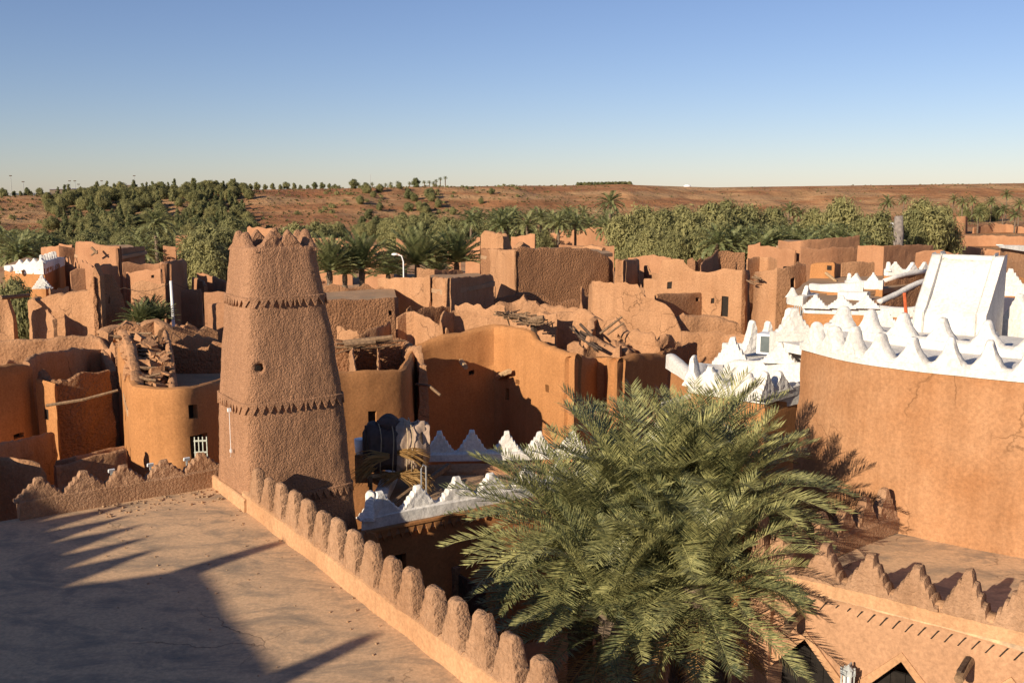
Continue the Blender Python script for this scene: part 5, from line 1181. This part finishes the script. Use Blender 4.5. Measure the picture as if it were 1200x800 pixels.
for px in [2, 8, 14, 22, 30, 37, 44, 50, 118, 128, 136, 186, 192, 198, 204, 210, 216, 232, 240, 248, 256, 264, 272, 280, 288, 296, 304, 312, 322, 330, 338, 348, 356, 364, 372, 380, 388, 396]:
    r = (px+random.uniform(-2, 2)-600)/F; b = lerpt(r, [-.6, -.3, 0], [225, 275, 330]); Y = b+lerpt(r, [-.6, 0], [130, 170])+random.uniform(4, 14)
    tree('dark', 'rim_tree', 'dark rounded tree in the line along the plateau rim', 'tree', G, r*Y, Y, random.uniform(2.0, 3.8))
for px in range(676, 738, 4):
    r = (px-600)/F; Y = 545+random.uniform(0, 6); tree('dark', 'hedge_tree', 'tree of the dark clipped row on the rim right of centre', 'tree', 'clipped row on the rim', r*Y, Y, 2.4, 1.6)
G = 'sparse palms on the middle rim'
for px, h in ((412, 4), (420, 3), (428, 3), (436, 2.5), (452, 2), (458, 3), (466, 3.4), (480, 3), (497, 3.4), (503, 3.4), (508, 2.6), (511, 4.2), (516, 5.2), (522, 6)):
    r = (px-600)/F; Y = lerpt(r, [-.6, -.3, 0], [225, 275, 330])+lerpt(r, [-.6, 0], [130, 170])+6; x = r*Y
    palm('spindly palm on the bare rim left of centre', G, px, 220, Y, h*.75, .42, 'PF', ground_z(x, Y)-.1)
# grass and weeds
def weeds(cx, cy, rx, ry, n, hgt, seed):
    rnd = random.Random(seed); V = []; Fc = []
    for i in range(n):
        a = rnd.random()*6.28; q = rnd.random()**.6; x, y = cx+rx*q*math.cos(a), cy+ry*q*math.sin(a); z = ground_z(x, y)+rnd.uniform(0, .2); k = len(V); d = rnd.random()*6.28; s = .05+.07*rnd.random(); h = hgt*rnd.uniform(.4, 1)
        V += [(x-s*math.cos(d), y-s*math.sin(d), z), (x+s*math.cos(d), y+s*math.sin(d), z), (x+rnd.uniform(-.25, .25), y+rnd.uniform(-.25, .25), z+h)]; Fc.append((k, k+1, k+2))
    return V, Fc
mb = MB()
for cx, cy, rx, ry, n, h in ((-24, 77, 3, 4, 900, .9), (-19, 64, 4, 4, 900, .6), (56, 135, 9, 10, 1400, .9), (42, 118, 8, 6, 900, .8), (-3, 92, 18, 12, 1800, .8), (20, 95, 14, 12, 1400, .7)):
    mb.raw(*weeds(cx, cy, rx, ry, n, h, n+int(cx)))
tag(mb.build('dry_grass', M['grass']), kind='stuff')
rnd = random.Random(77); mb = MB(); V = []; Fc = []
for i in range(5200):                       # thin scrub over the slopes, too small and many to count
    px = rnd.uniform(-20, 1220); r = (px-600)/F; q = rnd.random()
    if px > 700 and rnd.random() < .75: continue
    Y = lerpt(r, [-.6, -.3, 0, .25, .6], [225, 275, 330, 390, 430])+lerpt(r, [-.6, 0, .6], [130, 170, 200])*(-.15+1.12*q); x = r*Y; z = ground_z(x, Y); s = rnd.uniform(.2, .75)
    for k in range(5):
        a = rnd.random()*6.28; dx_, dy_ = math.cos(a)*s, math.sin(a)*s; o = len(V)
        V += [(x-dx_*.7, Y-dy_*.7, z-.05), (x+dx_*.5, Y+dy_*.5, z+s*.35), (x+dx_*.9+s*.2, Y+dy_*.9, z+s*.75), (x-dx_*.2, Y-dy_*.2, z+s*.8)]; Fc.append((o, o+1, o+2, o+3))
tag(add('slope_scrub', V, Fc, M['scrub'], None, False), kind='stuff')
for px, py, Y, s in ((8, 332, 58, 1.6), (24, 334, 57, 1.4), (14, 322, 60, 1.8)):
    p = D(px, py, Y); tree('tam', 'shrub', 'green leafy bush before the white topped house, '+{8: 'its left one', 24: 'its right one', 14: 'the tallest one'}[px], 'shrub', 'bushes by the white topped house', p.x, p.y, max(1, p.z-ground_z(p.x, p.y)+.3), .55)
# ================================================================== small things
# wrapped water drum on its stand
c = D(466, 530, 24.9); RZ = KZ+.03; c = Vector((c.x-.1, c.y, RZ+1.12))
wt = empty('wrapped_drum', (c.x, c.y, RZ), 'drum wrapped in dark and beige cloth bound with palm leaves, on a wooden stand', 'drum')
dx = Vector((.98, .18, 0)).normalized(); dy = Vector((-dx.y, dx.x, 0))
def loft(name, x0, x1, prof, mat, par, seed, fold=.03, n=44, m=26, bottom=None):
    V = []; Fc = []
    for i in range(m+1):
        q = i/m; x = x0+(x1-x0)*q; ry, rz, zo = prof(q)
        for k in range(n):
            a = 2*math.pi*k/n; ca, sa = math.cos(a), math.sin(a)
            y = math.copysign(abs(ca)**.92, ca)*ry; z = math.copysign(abs(sa)**.92, sa)*rz
            f = fold*(fr(x*2.0+seed, a*2.2, seed, 3)+.9*math.sin(a*5+x*6+seed)*abs(n3(x*2, a, seed))*1.2)
            if bottom and sa < 0: z *= 1+bottom*abs(sa)*(1+.3*n3(x*3, a*2, seed))
            V.append(c+dx*(x+.02*n3(a*3, x, seed))+dy*(y+f*ca)+UP*(z+f*sa+zo))
    for i in range(m):
        for k in range(n): Fc.append((i*n+k, i*n+(k+1) % n, (i+1)*n+(k+1) % n, (i+1)*n+k))
    Fc.append(tuple(range(n))); Fc.append(tuple(m*n+k for k in range(n)))
    return add(name, V, Fc, mat, par)
cl1 = plain('dark_cloth', (.085, .06, .052), .9, .3, 5, .02); cl2 = plain('beige_cloth', (.40, .29, .21), .9, .2, 6, .02)
loft('drum', -.72, .70, lambda q: (.56, .58, 0), M['darkwood'], wt, 2, .01)
loft('dark_cloth', -.78, .12, lambda q: ((.60+.02*math.sin(q*9))*min(1, .62+2.2*q), (.62+.04*math.sin(q*7))*min(1, .62+2.2*q), .02), cl1, wt, 5, .05)
loft('dark_bundle', -.42, .18, lambda q: (.34*math.sin(math.pi*min(max(q, .06), .94))**.5, .26*math.sin(math.pi*min(max(q, .06), .94))**.5, .58), cl1, wt, 9, .03)
loft('beige_cloth', .04, .80, lambda q: ((.62+.03*math.sin(q*11))*min(1, 1.5-.75*q), .63+.03*math.sin(q*8)-.08*q*q, .05*q), cl2, wt, 13, .085, bottom=.25)
loft('beige_flap', .62, .90, lambda q: (.42, .5-.06*q, .14), cl2, wt, 17, .07, bottom=.3)
rope = plain('rope', (.42, .32, .2), .9, .2, 20)
for x, r in ((-.36, .655), (-.05, .67), (.30, .70), (.42, .71)):
    mb = MB(); mb.tube([c+dx*(x+.02*math.sin(a*3))+dy*math.copysign(abs(math.cos(a))**.8, math.cos(a))*r*.98+UP*math.copysign(abs(math.sin(a))**.8, math.sin(a))*r for a in [2*math.pi*k/28 for k in range(29)]], .014, 5); mb.build('rope', rope, wt)
def bundle(p, d, n, ln, seed, name='palm_leaf_bundle', mat='frond_dry', sp=.35):
    rnd = random.Random(seed); V = []; Fc = []
    for i in range(n):
        v = (Vector(d)+Vector((rnd.uniform(-sp, sp), rnd.uniform(-sp, sp), rnd.uniform(-sp, sp)))).normalized(); a = Vector(p)+Vector((rnd.uniform(-.06, .06), rnd.uniform(-.06, .06), rnd.uniform(-.06, .06)))
        l = ln*rnd.uniform(.5, 1.1); w_ = v.cross(Vector((rnd.uniform(-1, 1), rnd.uniform(-1, 1), rnd.uniform(-1, 1)))).normalized()*.014; k = len(V)
        V += [a-w_, a+w_, a+v*l*.6+w_-UP*.05*l, a+v*l*.6-w_-UP*.05*l, a+v*l-UP*.25*l]; Fc += [(k, k+1, k+2, k+3), (k+3, k+2, k+4)]
    return add(name, V, Fc, M[mat], wt, False)
fy = -dy
bundle(c+dx*.1+fy*.66+UP*.02, dx*1-UP*.05, 90, .75, 1); bundle(c+dx*.05+fy*.66-UP*.55, dx*1-UP*.2, 110, .85, 2); bundle(c+dx*.5+fy*.6-UP*.5, dx*.8-UP*.7, 60, .6, 3)
bundle(c+dx*-.2+fy*.66-UP*.05, -dx*1-UP*.1, 70, .85, 4, 'palm_leaf_bundle', 'frond_dry'); bundle(c+dx*-.5+fy*.5-UP*.35, -dx*1-UP*.35, 60, .7, 5)
bundle(c+dx*.1+fy*.66-UP*.55, -dx-UP*.1, 60, .6, 6)
for sx in (-.62, .55):
    for sy in (-.42, .42):
        p = c+dx*sx+dy*sy; mb = MB(); mb.box(Vector((p.x, p.y, RZ+.24)), dx*.045, dy*.045, UP*.26); mb.build('stand_leg', M['palewood'] if sx > 0 else M['wood'], wt)
mb = MB()
for sy in (-.42, .42): mb.box(Vector((c.x, c.y, RZ+.50))+dy*sy, dx*.8, dy*.04, UP*.045)
for sx in (-.62, .55): mb.box(Vector((c.x, c.y, RZ+.25))+dx*sx, dx*.03, dy*.45, UP*.03)
mb.build('stand_rail', M['palewood'], wt)
p = D(494, 583, 24.1); sp_ = empty('steel_standpipe', (p.x, p.y, RZ), 'shiny bent steel pipe standing right of the wrapped drum', 'pipe')
mb = MB(); b = Vector((p.x, p.y, RZ-.02)); mb.tube([b, b+UP*.78, b+UP*.88+dx*.05, b+UP*.84+dx*.12, b+UP*.02+dx*.12], .022, 7); mb.build('pipe', M['steel'], sp_)
for (a, b_), lb, r in ((((446, 606, 22.6), (526, 545, 26.2)), 'long squared timber sloping from the white teeth up to the rear parapet', .06), (((438, 610, 22.4), (484, 572, 24.2)), 'short dark timber lying beside the long sloping one', .05)):
    A_, B_ = D(*a), D(*b_); A_.z = max(A_.z, RZ+.05); B_.z = max(B_.z, RZ+.08)
    t = empty('timber', A_, lb, 'timber'); d = (B_-A_); s = d.cross(UP).normalized(); u = s.cross(d).normalized()
    mb = MB(); mb.box((A_+B_)/2, d/2, s*r, u*r); mb.build('beam', M['wood'], t)
p = D(448, 575, 25.2); bx_ = empty('clay_jar', (p.x, p.y, RZ), 'round brown clay lump lying under the drum stand', 'jar')
mb = MB(); mb.blob((p.x, p.y, RZ+.2), .26, 4, 8, .15, (1.2, .9, .75)); mb.build('body', M['ruin'], bx_)
p = D(424, 543, 25.6); wb = empty('white_tub', (p.x, p.y, RZ), 'white plastic tub beside the left end of the wrapped drum', 'tub')
mb = MB(); mb.tube([(p.x, p.y, RZ+.75), (p.x, p.y, RZ+.8), (p.x+.01, p.y, RZ+1.15)], [.14, .17, .2], 12); mb.build('tub', M['whitemetal'], wb, True)
mb = MB(); mb.box((p.x, p.y, RZ+.37), (.16, 0, 0), (0, .16, 0), (0, 0, .37)); mb.build('plinth', M['ruin'], wb)
# plank on the roof near the right teeth
p = D(563, 574, 24.4); pk = empty('plank', (p.x, p.y, RZ), 'pale plank lying on the flat roof behind the right white teeth', 'plank')
mb = MB(); mb.box((p.x, p.y, RZ+.07), (.45, .2, 0), (-.06, .12, 0), (0, 0, .03)); mb.build('board', M['palewood'], pk)
# street lamp
p = D(473, 325, 72); zt_ = D(473, 300, 72).z; sl_ = empty('street_lamp', (p.x, p.y, ground_z(p.x, p.y)), 'slim white street lamp with a curved head among the bushy palms', 'street lamp')
mb = MB(); mb.tube([(p.x, p.y, 0), (p.x, p.y, zt_-.4), (p.x-.12, p.y, zt_), (p.x-.5, p.y, zt_+.15)], [.06, .05, .045, .04], 7); mb.build('pole', M['whitemetal'], sl_)
mb = MB(); mb.blob((p.x-.62, p.y, zt_+.12), .16, 1, 7, .05, (1.5, .8, .6)); mb.build('lamp_head', M['whitemetal'], sl_.children[0])
# utility pole with wires at left
p = D(204, 376, 58); zt_ = D(200, 329, 58).z; up = empty('utility_pole', (p.x, p.y, ground_z(p.x, p.y)), 'white leaning utility pole with wires over the rubble slope left of the tower', 'pole')
top = Vector((D(200, 329, 58).x, 58, zt_)); mb = MB(); mb.tube([(p.x, p.y, 0), top], [.12, .08], 8); mb.build('pole', M['whitemetal'], up)
mb = MB()
for a, b in ((top-UP*.1, D(145, 337, 60)), (top-UP*.1, D(262, 338, 64)), (D(145, 337, 60), D(84, 339, 62))):
    mb.tube([a.lerp(b, k/8)-UP*.35*math.sin(math.pi*k/8) for k in range(9)], .012, 4)
mb.build('wire', M['darkwood'], up)
# grey stump tower
p = D(1052, 278, 148); gs = empty('grey_stump', (p.x, p.y, 0), 'tall grey stone stump standing between the trees at right', 'stump')
mb = MB(); zt_ = D(1052, 253, 148).z; mb.tube([(p.x, p.y, -.2), (p.x-.2, p.y, zt_*.35), (p.x+.1, p.y, zt_*.7), (p.x, p.y, zt_)], [1.9, 1.0, .75, .6], 12, .07); mb.build('shaft', plain('grey_stone', (.20, .17, .15), .9, .3, 2, .1), gs, True)
p = D(1056, 257, 220); cb = empty('white_cabin', (p.x, p.y, ground_z(p.x, p.y)), 'small white cabin beyond the grey stump', 'cabin')
mb = MB(); mb.box((p.x+1, p.y, 2.6), (3.4, 0, 0), (0, 2, 0), (0, 0, 2.6)); mb.build('wall', M['whitemetal'], cb)
mb = MB(); mb.box((p.x+1, p.y, 5.3), (3.7, 0, 0), (0, 2.3, 0), (0, 0, .15)); mb.build('roof', M['whitemetal'], cb)
# plateau rim: houses, masts, fence
def rimY(px): r = (px-600)/F; return lerpt(r, [-.6, -.3, 0, .25, .6], [225, 275, 330, 390, 430])*1.04+lerpt(r, [-.6, 0, .6], [130, 170, 200])
def rim(px, off=6): Y = rimY(px)+off; x = (px-600)/F*Y; return Vector((x, Y, ground_z(x, Y)))
for x0, x1, h, lb in ((64, 90, 2.3, 'low sand coloured house on the left plateau rim, the leftmost one'), (142, 160, 3.4, 'taller sand coloured house on the plateau rim, right of the palms'), (165, 179, 2.4, 'low sand coloured house on the plateau rim, the rightmost one')):
    a, b = rim(x0), rim(x1); m_ = (a+b)/2; k = empty('rim_house', m_, lb, 'house'); zt_ = max(a.z, b.z)
    mb = MB(); mb.box((m_.x, m_.y+3, zt_+h/2-.5), (b-a)/2, (0, 3, 0), (0, 0, h/2+.5)); mb.build('wall', M['sand'], k) if 'sand' in M else None
    mb = MB(); mb.box((m_.x, m_.y+3, zt_+h+.1), (b-a)/2*1.03, (0, 3.2, 0), (0, 0, .12)); mb.build('roof_edge', M['whitemetal'], k)
    for q in (-.5, .1, .6): mb = MB(); mb.box(m_+(b-a)/2*q+UP*(zt_-m_.z+h*.5)-Vector((0, .02, 0)), (.5, 0, 0), (0, .03, 0), (0, 0, .4)); mb.build('window', M['dark'], k)
k = rim(80); dm = empty('white_dome', k+UP*2.2, 'tiny white dome on the leftmost rim house', 'dome')
mb = MB(); mb.blob(Vector((k.x, k.y+2, k.z+2.3)), .7, 1, 8, .02); mb.build('dome', M['whitemetal'], dm, True)
for px, ty, lb in ((20, 206, 'left floodlight mast on the plateau rim, tallest at the left edge'), (34, 213, 'second mast from the left edge'), (83, 217, 'short mast over the leftmost rim house'), (88, 212, 'left of the close pair of masts'), (94, 212, 'right of the close pair of masts'), (98, 216, 'short mast right of the close pair'), (125, 212, 'lone mast left of the taller rim house'), (163, 206, 'tall mast rising between the rim houses'), (278, 210, 'thin mast over the tree line behind the tower'), (436, 204, 'hair thin mast above the middle rim')):
    p = rim(px, 12); zt_ = D(px, ty, p.y).z; k = empty('floodlight_mast', p, lb, 'mast', 'masts along the plateau rim')
    mb = MB(); mb.tube([p, (p.x, p.y, zt_)], [.16, .09], 6); mb.build('mast', M['iron'], k)
    if px not in (278, 436): mb = MB(); mb.box((p.x, p.y, zt_), (.5, 0, 0), (0, .15, 0), (0, 0, .16)); mb.build('lamp_bar', M['darkwood'], k.children[0])
fn = empty('rim_fence', rim(10), 'pale guard rail fence along the left plateau rim', 'fence')
mb = MB()
for px in range(-6, 64, 4):
    a, b = rim(px, 2), rim(px+4, 2)
    for z in (.5, 1.0): mb.box((a+b)/2+UP*z, (b-a)/2, (0, .06, 0), (0, 0, .16))
mb.build('rails', M['whitemetal'], fn); mb = MB()
for px in range(-6, 64, 4): mb.box(rim(px, 2)+UP*.55, (.08, 0, 0), (0, .05, 0), (0, 0, .6))
mb.build('posts', M['iron'], fn)
p = rim(803, 30); k = empty('rim_dome', p, 'small white dome on the far rim right of centre', 'dome')
mb = MB(); mb.blob(p+UP*.4, 1.6, 1, 8, .02, (1.4, 1, .8)); mb.build('dome', M['whitemetal'], k, True)
